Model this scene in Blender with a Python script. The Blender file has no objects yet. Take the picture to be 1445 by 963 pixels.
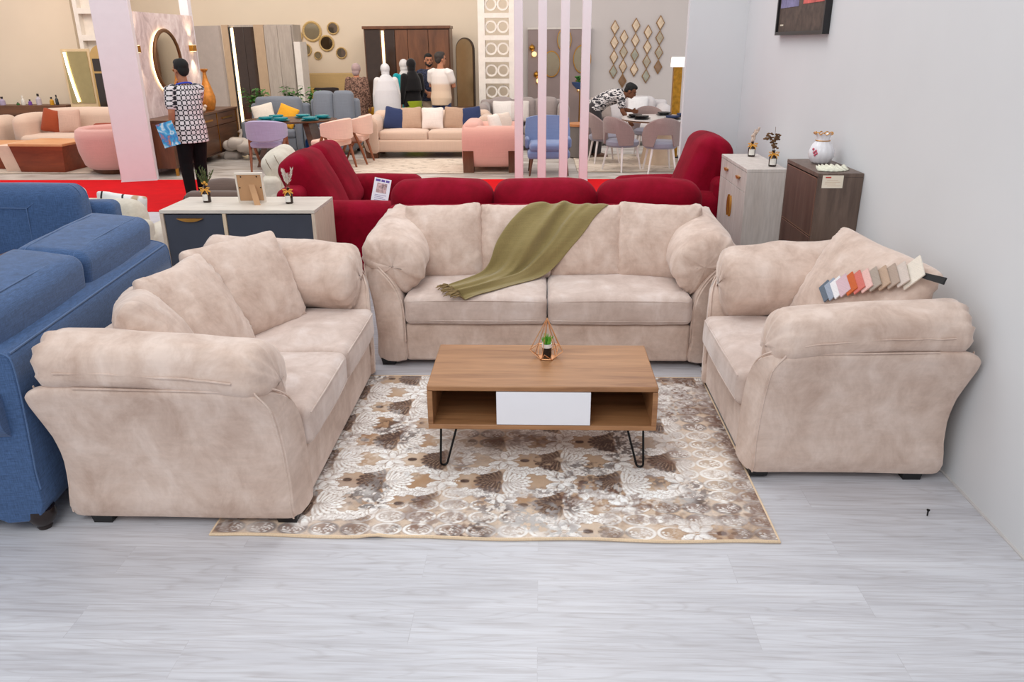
import bpy, math, random
import numpy as np
from mathutils import Vector, Matrix, Euler, noise
from mathutils.bvhtree import BVHTree

# ------------------------------------------------------------------ camera, world, lights, exposure
SC = bpy.context.scene
COL = SC.collection
cam_data = bpy.data.cameras.new('camera')
cam_data.sensor_width = 36.0
cam_data.lens = 36.0 * 1108.71 / 1445.0
cam_data.clip_end = 100
cam = bpy.data.objects.new('camera', cam_data)
COL.objects.link(cam)
cam.matrix_world = Matrix(((0.99939159, -0.00538594, 0.03445915, 0.0),
                           (0.03412484, 0.35515108, -0.93418585, 0.0),
                           (-0.00720673, 0.9347934, 0.3551188, 1.95),
                           (0, 0, 0, 1)))
SC.camera = cam
SC.view_settings.view_transform = 'Standard'
SC.view_settings.look = 'None'
SC.view_settings.gamma = 1.0
SC.view_settings.use_curve_mapping = False
SC.view_settings.exposure = 0.0
SC.cycles.use_denoising = True
SC.cycles.max_bounces = 8

world = bpy.data.worlds.new('hall_light')
SC.world = world
world.use_nodes = True
world.node_tree.nodes['Background'].inputs[0].default_value = (0.955, 0.965, 1.0, 1)
world.node_tree.nodes['Background'].inputs[1].default_value = 0.70

def area(name, loc, target, size, sizey, power, color):
    l = bpy.data.lights.new(name, 'AREA')
    l.shape = 'RECTANGLE'; l.size = size; l.size_y = sizey
    l.energy = power; l.color = color
    o = bpy.data.objects.new(name, l); COL.objects.link(o)
    o.location = loc
    o.rotation_euler = (Vector(target) - Vector(loc)).to_track_quat('-Z', 'Y').to_euler()
    return o

area('hall_lamp_near', (-1.9, -1.0, 4.9), (-0.2, 3.4, 0.3), 4.0, 2.5, 130, (0.98, 1.0, 0.99))
area('hall_lamp_middle', (-0.8, 5.2, 5.4), (0.0, 4.8, 0.0), 3.0, 2.0, 78, (0.98, 1.0, 1.0))
area('hall_lamp_aisle', (0.5, 9.6, 5.4), (0.0, 9.6, 0.0), 6.0, 1.5, 115, (1.0, 0.92, 0.87))
area('column_fill_light', (-6.2, 8.6, 5.4), (-6.0, 11.0, 0.5), 4.0, 1.5, 75, (1.0, 0.95, 0.92))  # added unseen fill that brightens the camera side of the thick column
area('show_lamp_left', (-8.5, 13.2, 4.8), (-8.5, 15.2, 0.6), 4.0, 2.0, 130, (1.0, 0.86, 0.72))
area('show_lamp_centre', (-3.4, 13.4, 4.8), (-3.2, 16.0, 0.8), 5.0, 2.0, 140, (1.0, 0.87, 0.74))
area('show_lamp_right', (1.2, 13.4, 4.8), (1.2, 15.6, 0.8), 3.0, 2.0, 58, (1.0, 0.92, 0.86))

# ------------------------------------------------------------------ materials
def lin(c):
    return tuple(((x / 255.0) / 12.92 if x / 255.0 <= 0.04045 else ((x / 255.0 + 0.055) / 1.055) ** 2.4) for x in c) + (1.0,)

def newmat(name):
    m = bpy.data.materials.new(name); m.use_nodes = True
    nt = m.node_tree
    return m, nt, nt.nodes['Principled BSDF']

def nd(nt, typ, **kw):
    n = nt.nodes.new(typ)
    for k, v in kw.items():
        if k.startswith('i_'):
            key = k[2:].replace('_', ' ')
            n.inputs[key].default_value = v
        else:
            setattr(n, k, v)
    return n

def coords(nt, scale=(1, 1, 1), src='Object', rot=(0, 0, 0)):
    tc = nd(nt, 'ShaderNodeTexCoord'); mp = nd(nt, 'ShaderNodeMapping')
    mp.inputs['Scale'].default_value = scale
    mp.inputs['Rotation'].default_value = rot
    nt.links.new(tc.outputs[src], mp.inputs['Vector'])
    return mp.outputs['Vector']

def noisetex(nt, vec, scale, detail=4, rough=0.55, dist=0.0):
    n = nd(nt, 'ShaderNodeTexNoise')
    n.inputs['Scale'].default_value = scale; n.inputs['Detail'].default_value = detail
    n.inputs['Roughness'].default_value = rough; n.inputs['Distortion'].default_value = dist
    nt.links.new(vec, n.inputs['Vector'])
    return n.outputs['Fac']

def ramp(nt, fac, stops):
    r = nd(nt, 'ShaderNodeValToRGB')
    el = r.color_ramp.elements
    while len(el) < len(stops): el.new(0.5)
    for e, (p, c) in zip(el, stops):
        e.position = p; e.color = c
    nt.links.new(fac, r.inputs['Fac'])
    return r.outputs['Color']

def mixc(nt, a, b, fac, mode='MIX'):
    m = nd(nt, 'ShaderNodeMix', data_type='RGBA', blend_type=mode)
    for sock, val in ((m.inputs[0], fac), (m.inputs[6], a), (m.inputs[7], b)):
        if hasattr(val, 'links') or hasattr(val, 'is_linked'): nt.links.new(val, sock)
        else: sock.default_value = val
    return m.outputs[2]

def bump(nt, bs, h, strength=0.2, dist=0.01):
    b = nd(nt, 'ShaderNodeBump'); b.inputs['Strength'].default_value = strength
    b.inputs['Distance'].default_value = dist
    nt.links.new(h, b.inputs['Height']); nt.links.new(b.outputs['Normal'], bs.inputs['Normal'])

MC = {}
def plain(name, c, rough=0.5, metal=0.0, var=0.05, scale=9.0):
    if name in MC: return MC[name]
    m, nt, bs = newmat(name)
    v = coords(nt)
    f = noisetex(nt, v, scale, 3)
    c = lin(c)
    lo = tuple(max(0, x * (1 - var)) for x in c[:3]) + (1,)
    hi = tuple(min(1, x * (1 + var)) for x in c[:3]) + (1,)
    nt.links.new(ramp(nt, f, [(0.3, lo), (0.7, hi)]), bs.inputs['Base Color'])
    bs.inputs['Roughness'].default_value = rough; bs.inputs['Metallic'].default_value = metal
    MC[name] = m
    return m

def fabric(name, c, weave=260.0, var=0.16, rough=0.9, sheen=0.25, slub=False, bumps=0.15):
    if name in MC: return MC[name]
    m, nt, bs = newmat(name)
    c = lin(c)
    lo = tuple(x * (1 - var) for x in c[:3]) + (1,)
    hi = tuple(min(1, x * (1 + var)) for x in c[:3]) + (1,)
    k = 1.0 if slub else 0.3
    f1 = noisetex(nt, coords(nt, (weave * 0.08 * k, weave * 0.08 * k, weave * 0.9)), 1.0, 3, 0.6)
    f2 = noisetex(nt, coords(nt, (weave * 0.9, weave * 0.9, weave * 0.08 * k)), 1.0, 3, 0.6)
    a = nd(nt, 'ShaderNodeMath', operation='ADD'); nt.links.new(f1, a.inputs[0]); nt.links.new(f2, a.inputs[1])
    h = nd(nt, 'ShaderNodeMath', operation='MULTIPLY'); nt.links.new(a.outputs[0], h.inputs[0]); h.inputs[1].default_value = 0.5
    nt.links.new(ramp(nt, h.outputs[0], [(0.34, lo), (0.66, hi)]), bs.inputs['Base Color'])
    bs.inputs['Roughness'].default_value = rough
    bs.inputs['Specular IOR Level'].default_value = 0.2; bs.inputs['Sheen Weight'].default_value = sheen; bs.inputs['Sheen Roughness'].default_value = 0.5
    bump(nt, bs, h.outputs[0], bumps, 0.004)
    MC[name] = m
    return m

def velvet(name, lo, mid, hi, scale=3.2, sheen=0.35, tint=(1, 1, 1, 1), contrast=1.0):
    if name in MC: return MC[name]
    m, nt, bs = newmat(name)
    v = coords(nt, (1, 1, 0.75))
    f = noisetex(nt, v, scale, 5, 0.68, 0.35)
    col = ramp(nt, f, [(0.5 - 0.17 / contrast, lin(lo)), (0.5, lin(mid)), (0.5 + 0.17 / contrast, lin(hi))])
    f2 = noisetex(nt, coords(nt, (3, 3, 14)), 3.0, 3, 0.6, 0.6)
    col = mixc(nt, col, ramp(nt, f2, [(0.3, (0.86, 0.86, 0.86, 1)), (0.7, (1, 1, 1, 1))]), 0.55, 'MULTIPLY')
    nt.links.new(col, bs.inputs['Base Color'])
    bs.inputs['Roughness'].default_value = 0.82; bs.inputs['Specular IOR Level'].default_value = 0.15
    bs.inputs['Sheen Weight'].default_value = sheen; bs.inputs['Sheen Roughness'].default_value = 0.4
    bs.inputs['Sheen Tint'].default_value = tint
    fine = noisetex(nt, coords(nt), 60.0, 3)
    bump(nt, bs, fine, 0.06, 0.004)
    MC[name] = m
    return m

def wood(name, c1, c2, axis='x', scale=1.6, rough=0.45, grain=14.0, c3=None):
    if name in MC: return MC[name]
    m, nt, bs = newmat(name)
    s = {'x': (1, grain, grain), 'y': (grain, 1, grain), 'z': (grain, grain, 1)}[axis]
    v = coords(nt, s)
    f = noisetex(nt, v, scale, 6, 0.62, 0.5)
    stops = [(0.28, lin(c1)), (0.72, lin(c2))]
    if c3: stops = [(0.25, lin(c1)), (0.5, lin(c2)), (0.75, lin(c3))]
    col = ramp(nt, f, stops)
    f2 = noisetex(nt, coords(nt, tuple(x * 5 for x in s)), scale, 3)
    col = mixc(nt, col, ramp(nt, f2, [(0.35, (0.8, 0.8, 0.8, 1)), (0.6, (1, 1, 1, 1))]), 0.5, 'MULTIPLY')
    nt.links.new(col, bs.inputs['Base Color'])
    bs.inputs['Roughness'].default_value = rough
    bump(nt, bs, f2, 0.05, 0.003)
    MC[name] = m
    return m

def glow(name, c, strength):
    if name in MC: return MC[name]
    m, nt, bs = newmat(name)
    bs.inputs['Base Color'].default_value = lin(c)
    bs.inputs['Emission Color'].default_value = lin(c)
    bs.inputs['Emission Strength'].default_value = strength
    MC[name] = m
    return m

def mirrormat(name='mirror_glass', c=(225, 222, 215), rough=0.03):
    return plain(name, c, rough, 1.0, 0.02)

# ------------------------------------------------------------------ mesh helpers
R = math.radians

class MB:
    def __init__(s): s.v = []; s.f = []
    def add(s, vs, fs, mat=None):
        o = len(s.v)
        s.v += [tuple(mat @ Vector(p)) for p in vs] if mat is not None else [tuple(p) for p in vs]
        s.f += [tuple(i + o for i in f) for f in fs]
        return s
    def box(s, x0, x1, y0, y1, z0, z1, mat=None):
        vs = [(x, y, z) for z in (z0, z1) for y in (y0, y1) for x in (x0, x1)]
        fs = [(0, 2, 3, 1), (4, 5, 7, 6), (0, 1, 5, 4), (2, 6, 7, 3), (0, 4, 6, 2), (1, 3, 7, 5)]
        return s.add(vs, fs, mat)
    def rings(s, rings, closed=True, caps=True, mat=None):
        n = len(rings[0]); vs = [p for r in rings for p in r]; fs = []
        for i in range(len(rings) - 1):
            for j in range(n if closed else n - 1):
                k = (j + 1) % n
                fs.append((i * n + j, i * n + k, (i + 1) * n + k, (i + 1) * n + j))
        if caps and closed:
            fs.append(tuple(reversed(range(n)))); fs.append(tuple(range((len(rings) - 1) * n, len(rings) * n)))
        return s.add(vs, fs, mat)
    def lathe(s, prof, n=20, mat=None, ctr=(0, 0, 0), lobes=0, amp=0.0):
        ring = prof[0][0] > 1e-6 and prof[-1][0] > 1e-6
        if ring and prof[0] != prof[-1]: prof = list(prof) + [prof[0]]
        rs = []
        for r, z in prof:
            rs.append([(ctr[0] + r * (1 + amp * abs(math.cos(lobes * a / 2))) * math.cos(a), ctr[1] + r * (1 + amp * abs(math.cos(lobes * a / 2))) * math.sin(a), ctr[2] + z)
                       for a in [2 * math.pi * j / n for j in range(n)]])
        return s.rings(rs, caps=not ring, mat=mat)
    def tube(s, pts, r, n=6, closed=False, mat=None):
        pts = [Vector(p) for p in pts]; m = len(pts); rs = []
        rad = r if isinstance(r, (list, tuple)) else [r] * m
        up = None
        for i, p in enumerate(pts):
            a = pts[(i - 1) % m] if (closed or i > 0) else p
            b = pts[(i + 1) % m] if (closed or i < m - 1) else p
            t = (b - a)
            t = t.normalized() if t.length > 1e-9 else Vector((0, 0, 1))
            if up is None:
                up = Vector((0, 0, 1)) if abs(t.z) < 0.9 else Vector((1, 0, 0))
            u = t.cross(up)
            if u.length < 1e-6: u = t.cross(Vector((0.3, 1, 0.2)))
            u.normalize(); w = u.cross(t).normalized(); up = w
            rs.append([tuple(p + rad[i] * (math.cos(q) * u + math.sin(q) * w)) for q in [2 * math.pi * j / n for j in range(n)]])
        if closed:
            vs = [p for q in rs for p in q]; fs = []
            for i in range(m):
                for j in range(n):
                    k = (j + 1) % n; i2 = (i + 1) % m
                    fs.append((i * n + j, i * n + k, i2 * n + k, i2 * n + j))
            return s.add(vs, fs, mat)
        return s.rings(rs, mat=mat)
    def prism(s, poly, axis, a, b, mat=None):
        def P(p, t):
            if axis == 'x': return (t, p[0], p[1])
            if axis == 'y': return (p[0], t, p[1])
            return (p[0], p[1], t)
        return s.rings([[P(p, a) for p in poly], [P(p, b) for p in poly]], mat=mat)
    def ball(s, c, r, n=12, m=8, mat=None):
        rx, ry, rz = r if isinstance(r, (tuple, list)) else (r, r, r)
        rs = []
        for i in range(m + 1):
            t = -math.pi / 2 + math.pi * max(0.02, min(0.98, i / m))
            rs.append([(c[0] + rx * math.cos(t) * math.cos(a), c[1] + ry * math.cos(t) * math.sin(a), c[2] + rz * math.sin(t))
                       for a in [2 * math.pi * j / n for j in range(n)]])
        return s.rings(rs, mat=mat)
    def rbox(s, c, size, r, puff=(0, 0, 0), k=4, m=8, amp=0.0, seed=0.0, nsc=6.0, mat=None):
        h = [x / 2 for x in size]; r = min(r, *[x * 0.98 for x in h])
        def samp(hh):
            out = [-hh + r - r * math.tan(math.pi / 4 * (1 - i / k)) for i in range(k)]
            core = [-(hh - r) + 2 * (hh - r) * i / m for i in range(m + 1)]
            return out + core + [-x for x in reversed(out)]
        S = [samp(x) for x in h]
        idx = {}; vs = []; fs = []
        def vert(p):
            key = tuple(round(x, 5) for x in p)
            if key in idx: return idx[key]
            inn = [max(-(h[i] - r), min(h[i] - r, p[i])) for i in range(3)]
            d = Vector([p[i] - inn[i] for i in range(3)])
            d = d.normalized() * r if d.length > 1e-9 else d
            q = [inn[i] + d[i] for i in range(3)]
            e = [q[i] / h[i] for i in range(3)]
            w = list(q)
            for i in range(3):
                j, l = (i + 1) % 3, (i + 2) % 3
                w[i] += puff[i] * e[i] * (1 - min(1, e[j] ** 2)) * (1 - min(1, e[l] ** 2))
            if amp:
                nv = noise.noise_vector(Vector([(x + seed) * nsc for x in w]))
                w = [w[i] + amp * nv[i] for i in range(3)]
            idx[key] = len(vs); vs.append((w[0] + c[0], w[1] + c[1], w[2] + c[2]))
            return idx[key]
        for ax in range(3):
            j, l = (ax + 1) % 3, (ax + 2) % 3
            for sgn in (-1, 1):
                for a in range(len(S[j]) - 1):
                    for b in range(len(S[l]) - 1):
                        quad = []
                        for (aa, bb) in ((a, b), (a + 1, b), (a + 1, b + 1), (a, b + 1)):
                            p = [0, 0, 0]; p[ax] = sgn * h[ax]; p[j] = S[j][aa]; p[l] = S[l][bb]
                            quad.append(vert(p))
                        if len(set(quad)) < 4: continue
                        fs.append(tuple(quad) if sgn > 0 else tuple(reversed(quad)))
        return s.add(vs, fs, mat)
    def pillow(s, w, h, t, n=22, pinch=0.06, amp=0.006, seed=0.0, power=0.42, ears=0.0, mat=None, sag=0.0):
        # lies in local XZ, thickness along Y, bottom edge at z = 0
        vs = []; fs = []; idx = {}
        for sd in (-1, 1):
            for i in range(n + 1):
                for j in range(n + 1):
                    u = math.sin((2 * i / n - 1) * math.pi / 2 * 0.96) / math.sin(math.pi / 2 * 0.96)
                    v = math.sin((2 * j / n - 1) * math.pi / 2 * 0.96) / math.sin(math.pi / 2 * 0.96)
                    edge = i in (0, n) or j in (0, n)
                    if edge and (i, j) in idx and sd == 1: continue
                    cr = 1 - .07 * (u * v) ** 8
                    x = w / 2 * u * cr * (1 - pinch * (1 - v * v)); z = h / 2 * v * cr * (1 - pinch * (1 - u * u))
                    x += .010 * noise.noise(Vector((u * 1.7, v * 1.7, seed + 3))); z += .012 * noise.noise(Vector((u * 1.7, v * 1.7, seed + 9)))
                    if ears: z += ears * max(0, v) ** 4 * u ** 4; x += ears * 0.6 * u * abs(u) ** 3 * max(0, v) ** 4
                    th = t / 2 * (max(0, (1 - u ** 2)) * max(0, (1 - v ** 2))) ** power
                    th *= 1 + sag * (-v)
                    q = Vector((x * 9 + seed * 7.1, z * 9 + sd * 3, seed))
                    rad = math.atan2(v, u)
                    wr = noise.noise(Vector((x * 7 + seed, z * 7, sd + seed))) * amp * 1.6
                    cd = 1 - min(abs(abs(u) - 1), 1) * 0.5 - min(abs(abs(v) - 1), 1) * 0.5
                    wr += amp * 1.1 * cd * math.sin(rad * 34 + 6 * noise.noise(q)) * (0 if edge else 1)
                    y = sd * th + wr * (1 if sd > 0 else 1) * (0.3 if edge else 1)
                    idx[(i, j) if edge else (i, j, sd)] = len(vs)
                    vs.append((x, y, z + h / 2))
        g = lambda i, j, sd: idx[(i, j)] if (i in (0, n) or j in (0, n)) else idx[(i, j, sd)]
        for sd in (-1, 1):
            for i in range(n):
                for j in range(n):
                    q = (g(i, j, sd), g(i + 1, j, sd), g(i + 1, j + 1, sd), g(i, j + 1, sd))
                    fs.append(q if sd < 0 else tuple(reversed(q)))
        return s.add(vs, fs, mat)
    def build(s, name, mat, parent=None, smooth=True, bevel=0.0, sub=0, angle=40, **props):
        me = bpy.data.meshes.new(name); me.from_pydata(s.v, [], s.f); me.update()
        o = bpy.data.objects.new(name, me); COL.objects.link(o)
        if mat is not None: me.materials.append(mat)
        if smooth:
            me.polygons.foreach_set('use_smooth', [True] * len(me.polygons))
            me.set_sharp_from_angle(angle=math.radians(angle))
        if bevel:
            b = o.modifiers.new('bevel', 'BEVEL'); b.width = bevel; b.segments = 2
            b.limit_method = 'ANGLE'; b.angle_limit = math.radians(40); b.harden_normals = False
        if sub:
            ss = o.modifiers.new('subsurf', 'SUBSURF'); ss.levels = sub; ss.render_levels = sub
        if parent is not None: o.parent = parent
        for k, v in props.items(): o[k] = v
        return o

def tag(o, label, cat, group=None):
    o['label'] = label; o['category'] = cat
    if group: o['group'] = group
    return o

def thing(name, label, cat, loc=(0, 0, 0), rz=0.0, group=None, rx=0.0, ry=0.0):
    o = bpy.data.objects.new(name, None); COL.objects.link(o)
    o.empty_display_size = 0.1
    o.location = loc; o.rotation_euler = (rx, ry, rz)
    return tag(o, label, cat, group)

def struct(name, mb, mat, parent=None, **kw):
    o = mb.build(name, mat, parent, **kw)
    if parent is None: o['kind'] = 'structure'
    return o

def T(loc=(0, 0, 0), rx=0, ry=0, rz=0, sc=1.0):
    return Matrix.Translation(loc) @ Euler((rx, ry, rz)).to_matrix().to_4x4() @ Matrix.Scale(sc, 4)

def copy_tree(o, parent=None):
    c = o.copy(); COL.objects.link(c)
    if parent is not None: c.parent = parent
    for ch in list(o.children): copy_tree(ch, c)
    return c

def place(o, label, loc, rz, group=None):
    o.location = loc; o.rotation_euler = (0, 0, rz); o['label'] = label
    if group: o['group'] = group
    return o

def round_loop(w, hh, r, puff, y, z0=0.0):
    # the visible edge of a rounded cushion (open at the bottom), for piping
    pts = [(-w / 2, hh * .15)] + [(-w / 2, hh * .5)]
    for a in range(0, 91, 15):
        pts.append((-w / 2 + r - r * math.cos(R(a)), hh - r + r * math.sin(R(a))))
    pts += [(-w / 4, hh + puff * .45), (0, hh + puff * .6), (w / 4, hh + puff * .45)]
    for a in range(90, -1, -15):
        pts.append((w / 2 - r + r * math.cos(R(a)), hh - r + r * math.sin(R(a))))
    pts += [(w / 2, hh * .5), (w / 2, hh * .15)]
    return [(p[0], y, p[1] + z0) for p in pts]

def catmull(pts, per=3, closed=True):
    out = []; n = len(pts)
    rng = range(n) if closed else range(n - 1)
    for i in rng:
        g = lambda k: pts[k % n] if closed else pts[max(0, min(n - 1, k))]
        p0, p1, p2, p3 = g(i - 1), g(i), g(i + 1), g(i + 2)
        for q in range(per):
            t = q / per
            out.append(tuple(0.5 * ((2 * p1[a]) + (-p0[a] + p2[a]) * t + (2 * p0[a] - 5 * p1[a] + 4 * p2[a] - p3[a]) * t * t + (-p0[a] + 3 * p1[a] - 3 * p2[a] + p3[a]) * t ** 3) for a in range(len(p1))))
    if not closed: out.append(tuple(pts[-1]))
    return out

# ------------------------------------------------------------------ the setting
def floor_material():
    m, nt, bs = newmat('pale_grey_plank')
    v = coords(nt)
    br = nd(nt, 'ShaderNodeTexBrick')
    br.offset = 0.37; br.inputs['Scale'].default_value = 1.0
    br.inputs['Brick Width'].default_value = 1.22; br.inputs['Row Height'].default_value = 0.18
    br.inputs['Mortar Size'].default_value = 0.0012; br.inputs['Mortar Smooth'].default_value = 0.3
    br.inputs['Color1'].default_value = (0.1, 0.1, 0.1, 1); br.inputs['Color2'].default_value = (0.9, 0.9, 0.9, 1)
    br.inputs['Mortar'].default_value = (0.5, 0.5, 0.5, 1)
    nt.links.new(v, br.inputs['Vector'])
    # every plank shifts the grain
    sh = nd(nt, 'ShaderNodeVectorMath', operation='MULTIPLY'); nt.links.new(br.outputs['Color'], sh.inputs[0]); sh.inputs[1].default_value = (7, 5, 3)
    ad = nd(nt, 'ShaderNodeVectorMath', operation='ADD'); nt.links.new(v, ad.inputs[0]); nt.links.new(sh.outputs[0], ad.inputs[1])
    mp = nd(nt, 'ShaderNodeMapping'); mp.inputs['Scale'].default_value = (0.75, 7.5, 1.0); nt.links.new(ad.outputs[0], mp.inputs['Vector'])
    n1 = noisetex(nt, mp.outputs['Vector'], 1.15, 2, 0.5, 0.3)
    mul = nd(nt, 'ShaderNodeMath', operation='MULTIPLY'); nt.links.new(n1, mul.inputs[0]); mul.inputs[1].default_value = 24.0
    fr = nd(nt, 'ShaderNodeMath', operation='PINGPONG'); nt.links.new(mul.outputs[0], fr.inputs[0]); fr.inputs[1].default_value = 1.0
    mp2 = nd(nt, 'ShaderNodeMapping'); mp2.inputs['Scale'].default_value = (2.0, 45, 1.0); nt.links.new(ad.outputs[0], mp2.inputs['Vector'])
    n2 = noisetex(nt, mp2.outputs['Vector'], 1.5, 5, 0.65, 0.2)
    n3 = noisetex(nt, mp.outputs['Vector'], 0.9, 4, 0.6, 0.6)
    base = ramp(nt, n3, [(0.3, lin((192, 192, 198))), (0.7, lin((213, 214, 220)))])
    base = mixc(nt, base, ramp(nt, fr.outputs[0], [(0.0, (0.86, 0.84, 0.83, 1)), (0.32, (1, 1, 1, 1))]), 0.7, 'MULTIPLY')
    base = mixc(nt, base, ramp(nt, n2, [(0.32, (0.80, 0.775, 0.765, 1)), (0.58, (1, 1, 1, 1))]), 0.9, 'MULTIPLY')
    base = mixc(nt, base, ramp(nt, br.outputs['Fac'], [(0.0, (1, 1, 1, 1)), (1.0, (0.90, 0.89, 0.89, 1))]), 1.0, 'MULTIPLY')
    nt.links.new(base, bs.inputs['Base Color'])
    bs.inputs['Roughness'].default_value = 0.38
    bump(nt, bs, n2, 0.04, 0.003)
    return m

def wall_material(name, c, var=0.02):
    m, nt, bs = newmat(name)
    f = noisetex(nt, coords(nt), 1.3, 3)
    c = lin(c)
    nt.links.new(ramp(nt, f, [(0.3, tuple(x * (1 - var) for x in c[:3]) + (1,)), (0.7, tuple(x * (1 + var) for x in c[:3]) + (1,))]), bs.inputs['Base Color'])
    bs.inputs['Roughness'].default_value = 0.75
    bump(nt, bs, noisetex(nt, coords(nt), 90, 3), 0.03, 0.002)
    return m

struct('floor', MB().box(-18, 6, -2.5, 12.1, -0.1, 0.0), floor_material(), smooth=False)
WALLW = wall_material('white_panel_paint', (216, 217, 219))
wr = MB().box(1.95, 2.05, -2.0, 8.16, 0, 4.6)
struct('wall_right', wr, WALLW, smooth=False)
wb = MB().box(1.40, 1.95, 8.06, 8.16, 0, 4.6)
struct('wall_partition', wb, WALLW, smooth=False)
struct('baseboard_right', MB().box(1.938, 1.95, -2.0, 8.05, 0.0, 0.006), plain('gap_putty', (200, 196, 194), 0.8), smooth=False)

# ------------------------------------------------------------------ rug
def rug():
    x0, x1, y0, y1 = -1.39, 1.0, 2.78, 4.48
    nx, ny = 620, 380
    X, Y = np.meshgrid(np.linspace(0, x1 - x0, nx), np.linspace(0, y1 - y0, ny))
    rs = np.random.RandomState(5)
    def vnoise(sx, sy, seed):
        r = np.random.RandomState(seed); g = r.rand(80, 80)
        u = X * sx; v = Y * sy
        i = np.floor(u).astype(int); j = np.floor(v).astype(int)
        fu = u - i; fv = v - j; fu = fu * fu * (3 - 2 * fu); fv = fv * fv * (3 - 2 * fv)
        G = lambda a, b: g[a % 80, b % 80]
        return (G(i, j) * (1 - fu) + G(i + 1, j) * fu) * (1 - fv) + (G(i, j + 1) * (1 - fu) + G(i + 1, j + 1) * fu) * fv
    def fbm(s, seed, o=4):
        t = 0; a = 0.5; tot = 0
        for k in range(o):
            t = t + a * vnoise(s * 2 ** k, s * 2 ** k, seed + k); tot += a; a *= 0.55
        return t / tot
    sm = lambda a, b, x: np.clip((x - a) / (b - a), 0, 1) ** 2 * (3 - 2 * np.clip((x - a) / (b - a), 0, 1))
    lc = lambda c: np.array(lin(c)[:3])
    tan, beige, white, grey, brown, dark, camel = [lc(c) for c in ((190, 160, 132), (212, 190, 168), (255, 253, 250), (172, 160, 156), (108, 68, 48), (62, 34, 24), (172, 132, 94))]
    big = fbm(2.2, 11); big2 = fbm(3.1, 31); fine = fbm(60, 51, 2); med = fbm(9, 71)
    C = np.zeros(X.shape + (3,)) + tan
    def lay(col, a):
        nonlocal C
        a = np.clip(a, 0, 1)[..., None]; C = C * (1 - a) + col * a
    lay(beige, sm(.42, .62, big)); lay(camel, sm(.56, .72, big2) * 0.9); lay(grey, sm(.52, .68, fbm(2.6, 91)) * .4)
    # layer of ovals with stars between
    P = 0.135; Q = 0.098
    row = np.floor(Y / Q); ox = (X / P) % 1 - .5; oy = (Y / Q) % 1 - .5
    rr = np.sqrt((ox / .47) ** 2 + (oy / .47) ** 2); th = np.arctan2(oy, ox)
    ringm = sm(.16, .06, np.abs(rr - .93)); ros = sm(.0, .5, np.sin(th * 5 + 9 * rr) * np.sin(rr * 11 + 2 * np.sin(th * 3))) * (rr < .85)
    rowseed = vnoise(1 / P * .99, 1 / Q * .99, 7)
    ovalmask = sm(.52, .62, fbm(1.7, 131) + .22 * np.exp(-((X - 1.05) / .25) ** 2) + .22 * np.exp(-((X - 2.3) / .2) ** 2) + .2 * np.exp(-((X - .1) / .2) ** 2) - .06)
    dk = sm(.45, .62, fbm(4.5, 151))
    inner = np.clip((rr < .95) * 1.0, 0, 1)
    lay(brown * .65 + grey * .35, ovalmask * inner * (.25 + .6 * dk))
    lay(white, ovalmask * ros * .85)
    lay(white, ovalmask * ringm * (.85 - .5 * dk)); lay(dark, ovalmask * ringm * dk * .6)
    star = (rr > 1.12); lay(beige * 1.08, ovalmask * star * .8)
    # damask: palmettes and acanthus scrolls on an ogee grid
    damask = 1 - ovalmask * .92
    wear = sm(.30, .46, med + .10) * (.72 + .28 * sm(.35, .55, fine))
    DX, DY = (x1 - x0) / (nx - 1), (y1 - y0) / (ny - 1)
    def lobe(cx, cy, ang, L, w, col, alpha, vein=None):
        # teardrop from (cx, cy) outward along ang, length L, half width w
        r = L + .02
        i0, i1 = max(0, int((cx - r) / DX)), min(nx, int((cx + r) / DX) + 1); j0, j1 = max(0, int((cy - r) / DY)), min(ny, int((cy + r) / DY) + 1)
        if i1 - i0 < 2 or j1 - j0 < 2: return
        xs = X[j0:j1, i0:i1] - cx; ys = Y[j0:j1, i0:i1] - cy
        u = (xs * math.cos(ang) + ys * math.sin(ang)) / L; v = (-xs * math.sin(ang) + ys * math.cos(ang)) / w
        prof = np.sqrt(np.clip(u, 0, 1)) * np.sqrt(np.clip(1 - u, 0, 1)) * 2
        e = np.abs(v) - prof * (.75 + .25 * np.clip(u, 0, 1))
        inside = ((u > 0) & (u < 1))
        m = damask[j0:j1, i0:i1] * wear[j0:j1, i0:i1]
        def put(c, a):
            a = np.clip(a, 0, 1)[..., None]; C[j0:j1, i0:i1] = C[j0:j1, i0:i1] * (1 - a) + c * a
        put(brown * .6 + tan * .4, sm(.62, .10, e) * inside * alpha * m * .55)
        put(col, sm(.12, -.10, e) * inside * alpha * m)
        if vein is not None: put(vein, sm(.22, .06, np.abs(v)) * inside * alpha * m * (u > .15) * (u < .8) * .8)
    def fan(cx, cy, ang, R0, col, vein, alpha):
        for layer, (n_, rr, sp, q) in enumerate(((11, 1.0, 1.45, 0), (8, .70, 1.2, .02), (5, .42, .9, .03))):
            for k in range(n_):
                t = (k / (n_ - 1) - .5) * 2
                a = ang + t * sp
                lobe(cx + q * math.cos(ang), cy + q * math.sin(ang), a, R0 * rr * (1 - .18 * abs(t)), R0 * .15 * (1 - .2 * layer), col, alpha, vein)
    def acanthus(pts, L0, L1, col, vein, alpha):
        pts = catmull(pts, 5, False); n = len(pts)
        for k in range(n - 1, -1, -1):
            a, b = pts[max(0, k - 1)], pts[min(n - 1, k + 1)]
            ta = math.atan2(b[1] - a[1], b[0] - a[0]); t = k / (n - 1); L = L0 + (L1 - L0) * t
            for sd in (-1, 1):
                lobe(pts[k][0], pts[k][1], ta + sd * (.75 + .25 * math.sin(k)), L * (.8 + .2 * ((k * 7) % 3) / 2), L * .30, col, alpha, vein if k % 2 else None)
        lobe(pts[-1][0], pts[-1][1], ta, L1 * 1.3, L1 * .4, col, alpha)
    PX, PY = .56, .40
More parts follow.
